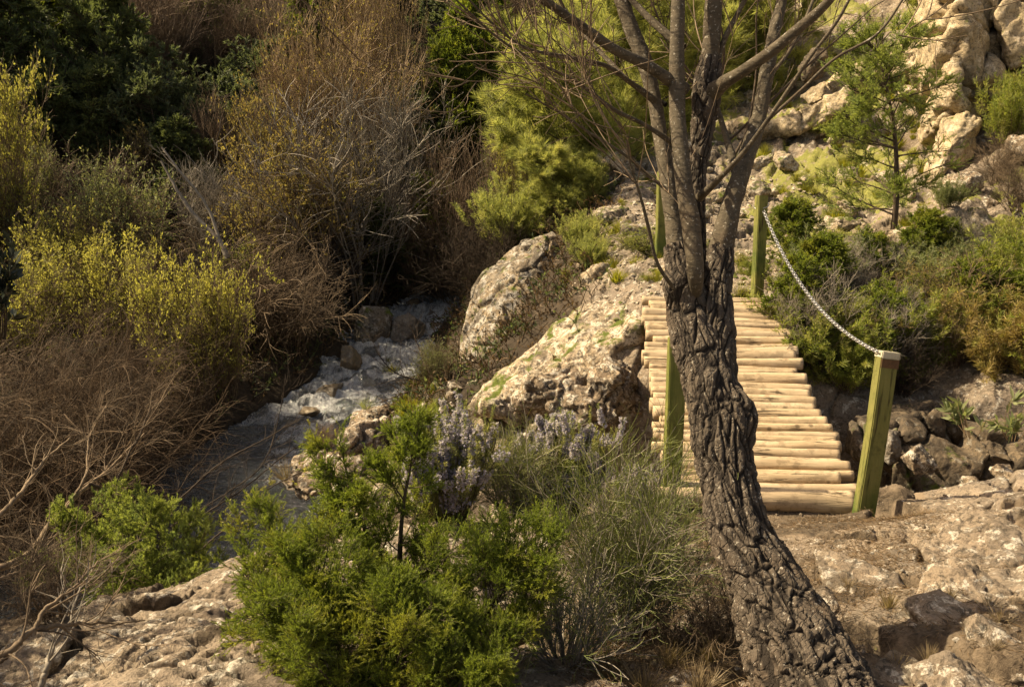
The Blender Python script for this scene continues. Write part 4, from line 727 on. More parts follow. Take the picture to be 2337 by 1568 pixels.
def wispy(H, R, seed, mat, stems=60, n2=900, n3=5200, wood='twig_grey', r=.0011):
    rg = np.random.RandomState(seed); mb = MB(); gm = MB(); a = rg.rand(stems) * 6.28; q = np.sqrt(rg.rand(stems)); T = grow(np.c_[np.cos(a) * q * R * .15, np.sin(a) * q * R * .15, np.full(stems, -.04)], np.c_[np.cos(a) * q * R, np.sin(a) * q * R, np.full(stems, H * .75)], H * (.55 + .45 * rg.rand(stems)), 12, .07, .04, rg)
    tubes(mb, T, (.0042 * np.linspace(1, .3, 12))[None].repeat(stems, 0), 4, rg.rand(stems)); S, D, t, i = spawn(T, n2, .25, 1, .6, rg); B = grow(S, D, H * .3 * (.4 + .8 * rg.rand(n2)), 8, .12, .05, rg); tubes(mb, B, (.0016 * np.linspace(1, .6, 8))[None].repeat(n2, 0), 3, rg.rand(n2)); tc = rg.rand(n2)
    S, D, t, i = spawn(B, n3, .2, 1, .5, rg); C = grow(S, D, H * .13 * (.5 + .8 * rg.rand(n3)), 6, .16, .03, rg); tubes(gm, C, (r * np.linspace(1, .5, 6))[None].repeat(n3, 0), 3, np.clip(tc[i] * .6 + .4 * rg.rand(n3), 0, 1))
    return [('stems', mb.mesh('stems', M[wood])), ('foliage', gm.mesh('foliage', M[mat], False))]
def place(name, label, cat, parts, px, py, Z=None, H=1., rz=0., group=None, dz=0., sc=None, pos=None):
    c = np.array(pos, float) if pos is not None else (hit(px, py) if Z is None else P(px, py, Z)); z = float(gz(c[0], c[1])[0]) + dz
    if pos is not None and len(pos) > 2: z = pos[2]
    s = H if sc is None else sc
    g = max(float(gz(c[0], c[1])[0]) - .04, WZ - .1)
    if pos is not None and len(pos) > 2 and name in ('willow_bush', 'bare_bush', 'juniper_shrub') and z > g:   # stand it on the ground, keep its top
        sx = s if np.isscalar(s) else s[0]; h_ = 1.0 if name != 'juniper_shrub' else .6; sz = sx if np.isscalar(s) else s[2]; s = (sx, sx, sz + (z - g) / h_); z = g
    r = thing(name, label, cat, (c[0], c[1], max(z, WZ - .05)), rz, s, group)
    for nm, me in parts: link(nm, me, r)
    return r
def HM(py0, py1, Z): return (py0 - py1) / FPX * Z * 1.04
# --- prototypes (unit height) for middle distance and background
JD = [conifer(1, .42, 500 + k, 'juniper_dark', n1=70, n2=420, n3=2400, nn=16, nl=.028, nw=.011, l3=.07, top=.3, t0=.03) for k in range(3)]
JG = [conifer(1, .45, 510 + k, 'juniper_grey', stems=2, n1=70, n2=420, n3=2300, nn=16, nl=.028, nw=.011, l3=.075, top=.45, t0=.02) for k in range(2)]
JM = [conifer(1, .42, 520 + k, 'juniper', n1=60, n2=380, n3=2200, nn=16, nl=.028, nw=.010, l3=.075, top=.35, t0=.04) for k in range(2)]
TW = {}
for nm, wood, leaf, n, kw in [('tan', 'twig_tan', 'ochre', 3, dict(leaves=2600, ll=.018, lw=.008, bias=1.2, upright=1.5, l3=.16)), ('red', 'twig_red', None, 2, dict(upright=1.2)), ('grey', 'twig_grey', None, 2, dict(upright=1.2, l3=.2)),
      ('brown', 'twig_brown', None, 2, dict(upright=.7, droop=.06, wob=.13)), ('willow', 'twig_brown', 'willow', 2, dict(leaves=6500, ll=.026, lw=.012, bias=.5, upright=1.0, l3=.14)), ('green', 'twig_dark', 'green', 2, dict(leaves=9000, ll=.03, lw=.014, bias=0, upright=.7, lt=(.2, 1))),
      ('sage', 'twig_brown', 'sage', 2, dict(leaves=9000, ll=.028, lw=.010, bias=.3, upright=1.2, lt=(.1, 1))), ('dark', 'twig_dark', None, 1, dict(upright=.6, wob=.14)), ('ochre', 'twig_brown', 'ochre', 2, dict(leaves=7000, ll=.026, lw=.010, bias=.6, upright=1.0, l3=.18))]:
    TW[nm] = [bush(1, .5, 600 + hash_ * 7 + k, wood, leaf, stems=44, n2=420, n3=1900, r0=.0065, **kw) for hash_, k in [(len(nm) * 3, k) for k in range(n)]]
BM = spiky(1, .4, 755, 'pine', stems=70, per=70, nl=.06, nw=.006)
# --- background, each entry: label, (px, base py, Z), top py, proto, width factor
BG = [
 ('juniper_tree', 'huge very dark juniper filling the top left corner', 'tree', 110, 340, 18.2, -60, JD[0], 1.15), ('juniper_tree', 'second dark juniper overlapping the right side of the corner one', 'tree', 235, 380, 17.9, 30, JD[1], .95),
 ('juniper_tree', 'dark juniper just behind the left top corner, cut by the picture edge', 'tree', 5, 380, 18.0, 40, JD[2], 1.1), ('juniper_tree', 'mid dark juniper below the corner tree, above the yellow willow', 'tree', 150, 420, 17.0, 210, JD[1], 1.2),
 ('juniper_shrub', 'grey green juniper with a rounded top at left centre', 'shrub', 375, 400, 17.6, 100, JG[0], 1.0), ('juniper_shrub', 'dull green juniper to the left of the rounded grey green one', 'shrub', 265, 420, 17.2, 190, JD[2], 1.1),
 ('juniper_shrub', 'spreading grey green juniper behind the tan bushes', 'shrub', 565, 290, 19.5, 45, JG[1], 1.2), ('juniper_shrub', 'lower grey green juniper hanging over the ochre bush', 'shrub', 460, 360, 18.0, 150, JG[0], .9),
 ('juniper_shrub', 'shadowy juniper low between the grey green one and the dead branch', 'shrub', 410, 500, 16.6, 300, JD[0], 1.2),
 ('juniper_tree', 'bright green top of a juniper at the upper edge left of centre', 'tree', 505, 130, 22.5, -70, JM[0], 1.1), ('juniper_tree', 'green juniper at the upper edge behind the tall yellow shoots', 'tree', 740, 150, 22.5, -60, JM[1], 1.1),
 ('conifer_tree', 'dark green conifer at top centre behind the bare branches', 'tree', 1100, 290, 19.5, -50, JM[0], .9), ('conifer_tree', 'green conifer low behind the top centre one', 'tree', 1030, 380, 19.5, 110, JM[1], .9),
 ('conifer_tree', 'green shaded conifer beside the left side of the yellow pine', 'tree', 1150, 450, 18.5, 200, JM[0], .75), ('juniper_shrub', 'dark green bush above the far end of the stream', 'shrub', 860, 690, 16.8, 490, JD[1], 1.1),
 ('juniper_shrub', 'dark green bush right of the stream head under the reddish twigs', 'shrub', 1020, 640, 17.6, 420, JM[1], 1.0), ('juniper_shrub', 'dark bush filling the gap behind the grey bare bushes', 'shrub', 960, 460, 19.5, 240, JD[2], 1.3),
 ('juniper_shrub', 'dark evergreen at the top edge above the reddish bare bush', 'shrub', 620, 60, 24.5, -120, JD[0], 1.4), ('juniper_shrub', 'deep green evergreen at the top edge near the centre', 'shrub', 900, 60, 25.0, -140, JD[1], 1.4),
 ('juniper_shrub', 'evergreen at the top edge right of centre behind the thin branches', 'shrub', 1290, 60, 24.5, -120, JD[2], 1.4),('conifer_tree', 'pale green conifer behind the tall limbs at the top', 'tree', 1480, 120, 23, -110, JM[0], 1.0),
 ('bare_bush', 'reddish bare bush between the dark juniper and the grey green one at the top', 'bush', 355, 210, 21.0, -60, TW['red'][0], 1.1), ('bare_bush', 'reddish bare bush at the top edge, right of the other reddish one', 'bush', 445, 120, 22.5, -80, TW['red'][1], 1.0),
 ('bare_bush', 'reddish twiggy bush at the top beneath the bright green juniper', 'bush', 630, 190, 21.5, -30, TW['red'][0], 1.0), ('bare_bush', 'dull reddish bush above the conifer at top centre', 'bush', 1230, 200, 21.5, -20, TW['red'][1], 1.1),
 ('scorched_bush', 'compact dark brown bush with a bristly tan top', 'bush', 530, 400, 17.4, 185, TW['red'][0], .8), ('twiggy_bush', 'ochre leafed bush directly right of the compact dark brown one', 'bush', 625, 590, 16.9, 290, TW['ochre'][0], .5),
 ('twiggy_bush', 'tall tan upright bush, leftmost of the tan thicket', 'bush', 690, 480, 17.8, 110, TW['tan'][0], .5), ('twiggy_bush', 'tallest tan upright bush in the middle of the thicket', 'bush', 750, 500, 17.6, 60, TW['tan'][1], .6),
 ('twiggy_bush', 'tan upright bush with golden tips, right of the tallest one', 'bush', 830, 470, 18.3, 30, TW['tan'][2], .7), ('twiggy_bush', 'yellow tipped sapling reaching the top edge left of centre', 'bush', 830, 300, 20.0, -80, TW['tan'][0], .4),
 ('twiggy_bush', 'yellow tipped sapling reaching the top edge nearest the centre', 'bush', 905, 330, 19.6, -70, TW['tan'][1], .4), ('twiggy_bush', 'thin golden sapling at the top between the two yellow tipped ones', 'bush', 865, 280, 20.5, -60, TW['tan'][2], .35),
 ('bare_bush', 'grey bare bush sweeping to the right above the stream head', 'bush', 820, 690, 16.3, 300, TW['grey'][0], 1.1), ('bare_bush', 'grey brown bare bush behind the sweeping one', 'bush', 900, 520, 18.0, 190, TW['grey'][1], .8),
 ('twiggy_bush', 'brown and yellow green thicket on the bank below the tan bushes', 'bush', 660, 760, 15.6, 460, TW['ochre'][1], .85), ('twiggy_bush', 'brown ochre flecked thicket left of the sweeping grey bush', 'bush', 740, 680, 16.0, 350, TW['ochre'][0], .8),
 ('bare_bush', 'tangled brown bush overhanging the left side of the rapids', 'bush', 680, 860, 14.3, 630, TW['brown'][0], .9), ('bare_bush', 'tangled brown bush on the bank behind the yellow leafed willow', 'bush', 590, 860, 14.3, 600, TW['brown'][1], 1.2),
 ('bare_bush', 'low brown thicket beside the largest grey stream boulder', 'bush', 745, 750, 16.2, 600, TW['dark'][0], 1.1), ('bare_bush', 'dark thicket over the very head of the stream', 'bush', 940, 670, 17.4, 470, TW['red'][1], 1.1),
 ('bare_bush', 'thin reddish bush standing behind the tall grey boulder', 'bush', 1090, 640, 16.6, 300, TW['red'][0], .8), ('bare_bush', 'pale twiggy bush in front of the green shaded conifer', 'bush', 1170, 500, 17.0, 200, TW['grey'][0], .6), ('bare_bush', 'brown bush between the stream head and the broom shrub', 'bush', 1030, 660, 17.0, 480, TW['brown'][0], 1.1),
 ('twiggy_bush', 'yellow flecked sapling beside the tall grey boulder, left of the path', 'bush', 1180, 560, 15.2, 350, TW['willow'][0], .5), ('leafy_shrub', 'fresh green broom shrub above the tall grey boulder', 'shrub', 1165, 600, 14.6, 450, BM, 1.3),
 ('leafy_shrub', 'upright grey green shrub left of the dead branch', 'shrub', 270, 560, 14.6, 300, TW['sage'][0], 1.0), ('leafy_shrub', 'smaller grey green shrub beside the upright one, above the willow', 'shrub', 200, 540, 14.4, 360, TW['sage'][1], .9), ('leafy_shrub', 'olive shrub below the upright grey green one', 'shrub', 330, 640, 14.0, 440, TW['ochre'][1], 1.0),
 ('bare_bush', 'pale grey mound of dead twigs in the middle of the left thicket', 'bush', 455, 690, 14.6, 545, TW['grey'][1], 1.3), ('bare_bush', 'grey brown bush behind the pale mound of dead twigs', 'bush', 480, 560, 15.8, 360, TW['grey'][0], 1.0),
 ('leafy_shrub', 'green shrub among brown twigs left of the stream bend', 'shrub', 560, 700, 14.9, 540, TW['green'][0], .8),
 ('bare_bush', 'brown bush filling the gap above the stream head brush', 'bush', 870, 620, 17.2, 430, TW['brown'][1], 1.0), ('bare_bush', 'brown bush on the hillside left of the green conifers', 'bush', 960, 360, 20.0, 120, TW['brown'][0], .9),
]
rg = np.random.RandomState(8)
for nm, lb, ct, px, pb, Z, pt, pr, wf in BG:
    H = HM(pb, pt, Z); c = P(px, pb, Z); place(nm, lb, ct, pr, px, pb, Z, rz=rg.rand() * 6.28, sc=(H * wf, H * wf, H))
# filler brush on the hill: more individuals from the same kinds
def scatter(n, box, seed, kinds, hs, lab, name, cat, grp, wf=1.0, dz=-.05):
    rg = np.random.RandomState(seed)
    for k in range(n):
        px = box[0] + rg.rand() * (box[1] - box[0]); py = box[2] + rg.rand() * (box[3] - box[2]); c = hit(px, py); H = hs[0] + (hs[1] - hs[0]) * rg.rand()
        place(name, lab, cat, kinds[k % len(kinds)], 0, 0, rz=rg.rand() * 6.28, pos=c[:2], sc=(H * wf, H * wf, H), group=grp, dz=dz)
scatter(30, (200, 850, -30, 220), 71, [TW['red'][0], TW['brown'][0], TW['grey'][1], TW['dark'][0]], (.9, 1.9), 'brown bare bush mixed into the shaded hillside thicket', 'bare_bush', 'bush', 'bare bushes on the shaded hillside')
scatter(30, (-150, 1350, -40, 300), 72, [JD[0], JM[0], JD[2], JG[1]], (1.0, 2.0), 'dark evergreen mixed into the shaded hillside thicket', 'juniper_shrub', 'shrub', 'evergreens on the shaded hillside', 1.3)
scatter(34, (450, 1130, 330, 690), 73, [TW['brown'][1], TW['red'][1], TW['ochre'][0], TW['dark'][0]], (.6, 1.2), 'low brown brush between the larger bushes above the stream', 'bare_bush', 'bush', 'low brush above the stream')
scatter(18, (-100, 500, 420, 650), 74, [TW['sage'][1], TW['brown'][0], TW['ochre'][1]], (.7, 1.2), 'low brush on the bank behind the yellow willow', 'leafy_shrub', 'shrub', 'low brush behind the yellow willow')
# --- yellow willow and brown brush on the left bank
WB = [bush(1, .55, 700 + k, 'twig_brown', 'willow', stems=60, n2=800, n3=3600, r0=.0052, leaves=11000, ll=.026, lw=.013, bias=.8, upright=.9, l3=.13, l2=.33, wob=.08) for k in range(2)]
for i, (px, pb, Z, pt, wf, lb) in enumerate([(20, 620, 11.5, 215, .5, 'tall yellow leafed willow cut by the left edge'), (150, 740, 11.0, 490, .75, 'yellow leafed willow right of the tallest one at the left edge'), (270, 830, 10.6, 580, .8, 'yellow willow bush in the middle of the left bank'),
      (440, 940, 10.3, 580, .6, 'bright yellow green willow with upright shoots beside the stream'), (520, 915, 10.2, 640, .5, 'rightmost yellow willow, leaning out over the stream'), (60, 860, 10.3, 590, .8, 'sparse yellow willow low at the left edge')]):
    c = hit(px, pb); H = HM(pb, pt, c[1] * cp - c[2] * sp); wf = wf * 1.05; place('willow_bush', lb, 'bush', WB[i % 2], px, pb, None, rz=i * 1.3, sc=(H * wf, H * wf, H), pos=c[:2])
BR = [bush(1, .8, 720 + k, 'twig_thicket', None, stems=80, n2=900, n3=3200, r0=.005, tk=.2, wob=.13, up=-.01, droop=.05, upright=.55, l2=.5, l3=.3, ang=.7) for k in range(3)]
for i, (px, pb, Z, pt, wf, lb) in enumerate([(10, 1235, 8.4, 830, .8, 'mass of tangled brown twigs at the lower left edge'), (130, 1175, 8.9, 780, .7, 'mass of tangled brown twigs in the middle of the left bank'), (235, 1100, 9.4, 770, .5, 'tangled brown twigs hanging over the stream below the willow'),
      (120, 1080, 9.6, 690, .7, 'tangled brown twigs under the yellow willows at the left'), (300, 990, 10.1, 680, .52, 'tangled brown twigs behind the stream side mass'), (-60, 1150, 9.0, 700, 1.0, 'tangled brown twigs cut by the left edge of the picture'),(400, 1000, 10.3, 770, .36, 'rightmost tangled brown twigs below the upright willow shoots')]):
    c = hit(px, pb); H = HM(pb, pt, c[1] * cp - c[2] * sp); place('bare_bush', lb, 'bush', BR[i % 3], px, pb, None, rz=i * 2.1, sc=(H * wf, H * wf, H), pos=c[:2])
# individual sticks: dead branch, leaning sticks
def sticks(name, label, cat, rows_list, mat, seed, side=0, sl=.3, leafm=None, nleaf=0, buds=.012):
    rg = np.random.RandomState(seed); o0 = P(rows_list[0][0][0], rows_list[0][0][1], rows_list[0][0][3]); root = thing(name, label, cat, o0); mb = MB(); last = []
    for rows in rows_list:
        q = np.array([np.r_[P(r[0], r[1], r[3]) - o0, r[2] / 2 / FPX * r[3]] for r in rows]); c = cr(q, 60); c[:, :3] += .004 * np.cumsum(rg.randn(60, 3) * .5, 0); tubes(mb, c[None, :, :3], c[None, :, 3], 9, rg.rand(1)); last.append(c)
        if side:
            S, D, t, i = spawn(c[None, :, :3], side, .15, 1, .6, rg); B = grow(S, D, sl * (.3 + .9 * rg.rand(side)), 9, .10, .03, rg); rr = np.minimum(c[(t * 59).astype(int), 3] * .5, .004); tubes(mb, B, rr[:, None] * np.linspace(1, .4, 9)[None], 5, rg.rand(side))
            S, D, t, i = spawn(B, side * 4, .1, 1, .6, rg); B = grow(S, D, sl * .4 * (.3 + .9 * rg.rand(side * 4)), 6, .12, .03, rg); tubes(mb, B, (.0016 * np.linspace(1, .5, 6))[None].repeat(side * 4, 0), 3, rg.rand(side * 4))
            last.append(None); tips = B
    link('stems', mb.mesh('stems', M[mat]), root)
    if leafm: lf = MB(); S, D, t, i = spawn(tips, nleaf, .3, 1, .5, rg); blades(lf, S, D, buds, buds * .5, rg, rg.rand(nleaf)); link('foliage', lf.mesh('foliage', M[leafm], False), root)
    return root
sticks('dead_branch', 'pale grey dead branch forking upward through the left thicket', 'branch', [[(520, 590, 14, 13.4), (500, 550, 12, 13.4), (440, 490, 10, 13.4), (400, 430, 7, 13.4), (365, 370, 4, 13.4)], [(505, 560, 8, 13.4), (470, 470, 7, 13.4), (415, 400, 6, 13.3), (370, 340, 4, 13.3)]], 'twig_grey', 5, 6, .5)
sticks('fallen_branch', 'thick brown stick reaching up from the left edge with forking twigs', 'branch', [[(-60, 1320, 20, 5.2), (60, 1270, 15, 5.4), (130, 1180, 12, 5.6), (200, 1110, 9, 5.8), (250, 1070, 6, 6.0), (330, 990, 4, 6.2)], [(205, 1105, 9, 5.8), (260, 1120, 7, 5.9), (300, 1050, 5, 6.0), (345, 960, 3, 6.1)], [(140, 1175, 8, 5.6), (190, 1090, 6, 5.7), (200, 1000, 4, 5.9), (240, 930, 3, 6.0)]], 'twig_brown', 6, 12, .45)
sticks('fallen_branch', 'leaning brown stick at the far left below the thick one', 'branch', [[(-40, 1210, 14, 5.0), (50, 1130, 11, 5.2), (100, 1060, 7, 5.4), (170, 1000, 3, 5.6)], [(-30, 1330, 10, 5.0), (60, 1300, 8, 5.1), (90, 1260, 5, 5.2)]], 'twig_brown', 7, 12, .4)
sticks('fallen_branch', 'curved bare stick lying across the bottom left rocks', 'branch', [[(-60, 1530, 18, 3.1), (20, 1490, 16, 3.1), (75, 1450, 13, 3.15), (150, 1440, 10, 3.2), (230, 1430, 6, 3.3), (330, 1420, 3, 3.4)], [(78, 1450, 12, 3.15), (110, 1390, 9, 3.2), (190, 1330, 5, 3.3), (220, 1290, 3, 3.4)], [(20, 1490, 10, 3.1), (-20, 1540, 9, 3.05), (60, 1600, 8, 3.0)]], 'twig_brown', 8, 9, .3)
sticks('fallen_branch', 'pale stem rising between the bottom left rocks', 'branch', [[(95, 1580, 16, 3.2), (105, 1520, 13, 3.2), (120, 1470, 9, 3.25), (150, 1420, 6, 3.3), (175, 1330, 3, 3.4)]], 'twig_grey', 9, 8, .3)
sticks('leafy_twigs', 'thin dark twigs with yellow buds arching over the stream', 'twigs', [[(330, 1200, 5, 8.0), (420, 1130, 4, 8.1), (500, 1060, 4, 8.2), (590, 1010, 3, 8.3), (680, 960, 2, 8.4)], [(360, 1250, 5, 8.0), (470, 1170, 4, 8.1), (560, 1110, 3, 8.2), (640, 1040, 3, 8.3), (705, 1000, 2, 8.4)], [(390, 1200, 4, 8.2), (520, 1120, 3, 8.3), (600, 1050, 3, 8.4), (640, 930, 2, 8.5), (655, 850, 2, 8.5)], [(440, 1270, 4, 7.8), (520, 1200, 4, 7.9), (610, 1120, 3, 8.0), (720, 1060, 2, 8.1)]], 'twig_dark', 10, 14, .35, 'willow', 330, .03)
sticks('leafy_twigs', 'thin bare twigs over the white water beside the bank shrub', 'twigs', [[(960, 870, 4, 11), (900, 850, 3, 11), (860, 800, 2, 11)], [(970, 880, 4, 11), (920, 900, 3, 11), (870, 920, 2, 11)], [(980, 850, 4, 11), (950, 790, 3, 11.2), (930, 740, 2, 11.2)]], 'twig_dark', 13, 10, .4)
# glossy dark leaves at left edge
gl = bush(.55, .3, 741, 'twig_dark', 'gloss', stems=10, n2=50, n3=120, r0=.007, leaves=420, ll=.085, lw=.042, bias=0, upright=.8, lt=(.3, 1))
place('glossy_shrub', 'sprig of large glossy dark leaves at the left edge', 'shrub', gl, 5, 720, 5.6, pos=tuple(P(-10, 760, 5.6)), sc=.85)
# --- yellow green pine
pn_ = conifer(1, .5, 751, 'pine', n1=90, n2=700, n3=3400, nn=26, nl=.05, nw=.0034, l3=.06, top=.5, t0=.02, ang=.5)
pn2 = conifer(1, .55, 752, 'pine', stems=2, n1=70, n2=560, n3=2600, nn=26, nl=.062, nw=.0040, l3=.06, top=.6, t0=.02, ang=.5)
for lb, px, pb, Z, pt, pr, wf in [('large yellow green pine glowing in the sun at the centre', 1380, 440, 17.0, 10, pn_, 1.1), ('yellow green pine lower left part of the group above the pale boulder', 1300, 500, 15.0, 150, pn2, 1.0), ('yellow green pine behind the tall limbs of the bare tree', 1530, 320, 20.0, -60, pn_, 1.2), ('yellow green pine seen between the right limbs of the bare tree', 1660, 300, 20.5, -60, pn2, 1.0), ('small yellow green pine in front of the pale boulder', 1290, 540, 14.0, 370, pn2, 1.2), ('little pine seedling growing on the rock edge left of the path', 1350, 460, 13.6, 375, pn_, 1.0)]:
    H = HM(pb, pt, Z); place('pine_tree', lb, 'tree', pr, px, pb, Z, rz=px * .1, sc=(H * wf, H * wf, H))
SPG = [spiky(1, .5, 770 + k, ('green', 'sage', 'ochre')[k], stems=46, per=46, nl=.075, nw=.010, wood='twig_brown', side=6, ang=.8, wobble=.12) for k in range(3)]
# --- right slope: juniper tree and brush
jt = conifer(2.5, .85, 761, 'juniper_mid', n1=46, n2=520, n3=5000, nn=26, nl=.026, nw=.006, l3=.10, top=.6, t0=.12, up1=.0)
place('juniper_tree', 'airy young juniper with a dark trunk on the sunlit right slope', 'tree', jt, 2030, 590, 10.8, rz=.6, sc=(.95, .95, .84))
RB = [('sage', 0), ('ochre', 0), ('green', 1), ('brown', 0), ('sage', 1), ('green', 0)]
for i, (px, pb, Z, pt, k, wf, lb) in enumerate([
  (1900, 690, 10.0, 610, ('green', 1), 1.1, 'light green shrub low on the slope beside the chain'), (2010, 720, 10.0, 630, ('brown', 0), 1.2, 'twiggy brown shrub around the foot of the young juniper'), (2120, 750, 9.7, 640, ('ochre', 0), 1.1, 'olive brown shrub right of the young juniper foot'),
  (1880, 760, 9.5, 650, ('ochre', 1), 1.1, 'brownish shrub in the hollow right of the chain'), (1960, 800, 9.4, 680, ('brown', 1), 1.2, 'tangled brown shrub above the leaning post'), (2080, 840, 9.2, 660, ('green', 0), 1.0, 'green shrub growing over the gully wall top'),
  (2190, 720, 9.8, 590, ('sage', 1), .9, 'blue green shrub on the slope above the gully wall'), (2270, 800, 9.2, 600, ('brown', 0), 1.2, 'tangled brown shrub at the right over the gully wall'), (2330, 760, 9.3, 560, ('green', 1), 1.0, 'green shrub at the right edge in mid slope'),
  (2170, 850, 9.0, 720, ('ochre', 0), 1.0, 'olive shrub hanging over the gully wall'), (2310, 880, 8.8, 740, ('green', 0), 1.0, 'green shrub hanging at the right edge above the wall'), (1850, 830, 9.0, 700, ('green', 1), 1.0, 'dark green shrub just right of the bridge deck'),
  (1830, 740, 9.3, 640, ('sage', 0), .9, 'grey green shrub close to the right end of the far logs'), (1930, 920, 8.7, 790, ('green', 0), 1.0, 'green shrub low in the gully right of the bridge'), (2060, 900, 8.8, 790, ('dark', 0), 1.3, 'dark twigs in the gully left of the leaning post top'),
  (2310, 300, 12.6, 130, ('green', 0), .8, 'fresh green shrub on the cliff at the right edge'), (2275, 420, 12.2, 320, ('brown', 1), 1.0, 'tan twiggy shrub below the cliff hollow'), (2300, 560, 11.3, 450, ('brown', 0), 1.1, 'tan twiggy shrub among the brown rocks at right'), (2150, 560, 11.4, 490, ('sage', 1), 1.0, 'grey green shrub below the broad brown block'),
  (1800, 540, 12.2, 500, ('green', 1), 1.2, 'low green shrub beside the far right post'), (1720, 650, 9.9, 600, ('green', 0), 1.1, 'small green plant left of the far right post'), (2120, 20, 20., -60, ('green', 1), 1.4, 'green shrub at the top edge on the right slope'), (1860, 300, 15.4, 240, ('green', 0), 1.6, 'low green shrub on the upper right slope behind the dark rock')]):
    H = HM(pb, pt, Z); c = P(px, pb, Z); k2 = SPG[0 if k[0] == 'green' else 1] if k[0] in ('green', 'sage') else TW[k[0]][k[1] % len(TW[k[0]])]; place('leafy_shrub' if k[0] not in ('brown', 'dark') else 'twiggy_shrub', lb, 'shrub', k2, px, pb, Z, rz=i * 1.7, sc=(H * wf, H * wf, H))
scatter(30, (1790, 2337, 600, 860), 77, [JM[0], JM[1], TW['grey'][0]], (.4, .75), 'bright green sprig or pale dead twigs standing up in the scrub right of the bridge', 'leafy_shrub', 'shrub', 'bright sprigs in the scrub right of the bridge', 1.3)
scatter(18, (1800, 2337, 620, 840), 76, [TW['ochre'][1], SPG[0], TW['grey'][1], SPG[1], SPG[2]], (.35, .75), 'low green and brown scrub on the slope right of the bridge', 'leafy_shrub', 'shrub', 'scrub on the slope right of the bridge', 1.2)
# small plants
RO = spiky(.5, .17, 801, 'rosemary', 90, 110, flower=15000); RO2 = spiky(.5, .15, 802, 'rosemary', 70, 100, flower=20000)
place('rosemary_bush', 'flowering rosemary with lavender blossoms, left one above the junipers', 'shrub', RO, 1010, 1190, 5.5, pos=(-.36, 4.9), dz=.0, sc=(1.3, 1.1, 1.4))
place('rosemary_bush', 'flowering rosemary with pale violet blossoms in front of the sunlit boulder', 'shrub', RO2, 1290, 1130, 6.1, pos=(.32, 5.3), sc=(1.2, 1.1, 1.45))
place('rosemary_bush', 'small violet flowering rosemary sprig at the left of the near posts', 'shrub', RO2, 1470, 1090, 6.2, pos=(.78, 5.6), sc=(.6, .6, .8))
place('leafy_shrub', 'pale green upright sprigs growing behind the left flowering rosemary', 'shrub', spiky(.6, .16, 803, 'rosemary', 60, 90), 0, 0, pos=(-.46, 5.15), sc=1.25)
place('leafy_shrub', 'feathery grey green shrub between the two flowering rosemaries', 'shrub', wispy(.55, .24, 811, 'rosemary', 50, 700, 4200), 1180, 1180, 5.5, pos=(.03, 5.15), sc=1.2)
place('wispy_shrub', 'wispy fine stemmed green shrub left of the thick trunk', 'shrub', wispy(.82, .30, 812, 'fine', 60, 1000, 5600), 1400, 1440, 4.1, pos=(.42, 3.1), sc=(.85, .85, .95))
place('wispy_shrub', 'greyer lower part of the wispy growth with bare stems at the bottom', 'shrub', wispy(.45, .30, 813, 'fine', 40, 600, 1300), 1270, 1500, 3.5, pos=(.18, 2.8))
# foreground junipers
FJ = dict(up1=.11, n1=60, n2=700, n3=4600, nn=26, nl=.011, nw=.0024, l3=.05)
place('juniper_shrub', 'bright green juniper in the foreground, left of the dark little trunk', 'shrub', conifer(.66, .30, 821, 'juniper', stems=4, top=.55, t0=.05, lean=(-.25, 0), spread=.35, **FJ), 760, 1620, 3.5, pos=(-.48, 2.62))
place('juniper_shrub', 'bright green juniper with a visible dark little trunk in the bottom centre', 'shrub', conifer(.88, .24, 822, 'juniper', stems=2, spread=.12, top=.25, t0=.06, **dict(FJ, n3=4000, n1=50, n2=500)), 870, 1600, 3.6, pos=(-.40, 2.80))
place('juniper_shrub', 'dense low juniper sprays filling the bottom edge left of the middle', 'shrub', conifer(.40, .20, 826, 'juniper', stems=4, top=.6, t0=.02, spread=.4, **FJ), 0, 0, pos=(-.42, 2.33))
place('juniper_shrub', 'low juniper sprays at the bottom edge right of the little trunk', 'shrub', conifer(.36, .18, 827, 'juniper', stems=4, top=.6, t0=.02, spread=.4, **FJ), 0, 0, pos=(-.20, 2.35))
place('juniper_shrub', 'low spreading green juniper at the bottom right of the trunked one', 'shrub', conifer(.52, .28, 823, 'juniper', stems=3, top=.6, t0=.05, spread=.5, **FJ), 1030, 1560, 3.4, pos=(-.20, 2.72))
place('juniper_shrub', 'green juniper below the stream at lower left behind the rocks', 'shrub', conifer(.68, .5, 824, 'juniper_mid', stems=4, top=.5, t0=.04, spread=.4, **dict(FJ, nl=.017, nw=.004)), 330, 1400, 5.4, pos=tuple(P(310, 1390, 5.6)), sc=1.0)
place('juniper_shrub', 'smaller juniper between the lower left one and the stream', 'shrub', conifer(.36, .26, 825, 'juniper_mid', stems=3, top=.5, t0=.04, spread=.4, **dict(FJ, n3=3200, nl=.017, nw=.004)), 480, 1330, 5.8, pos=tuple(P(395, 1345, 5.9)))
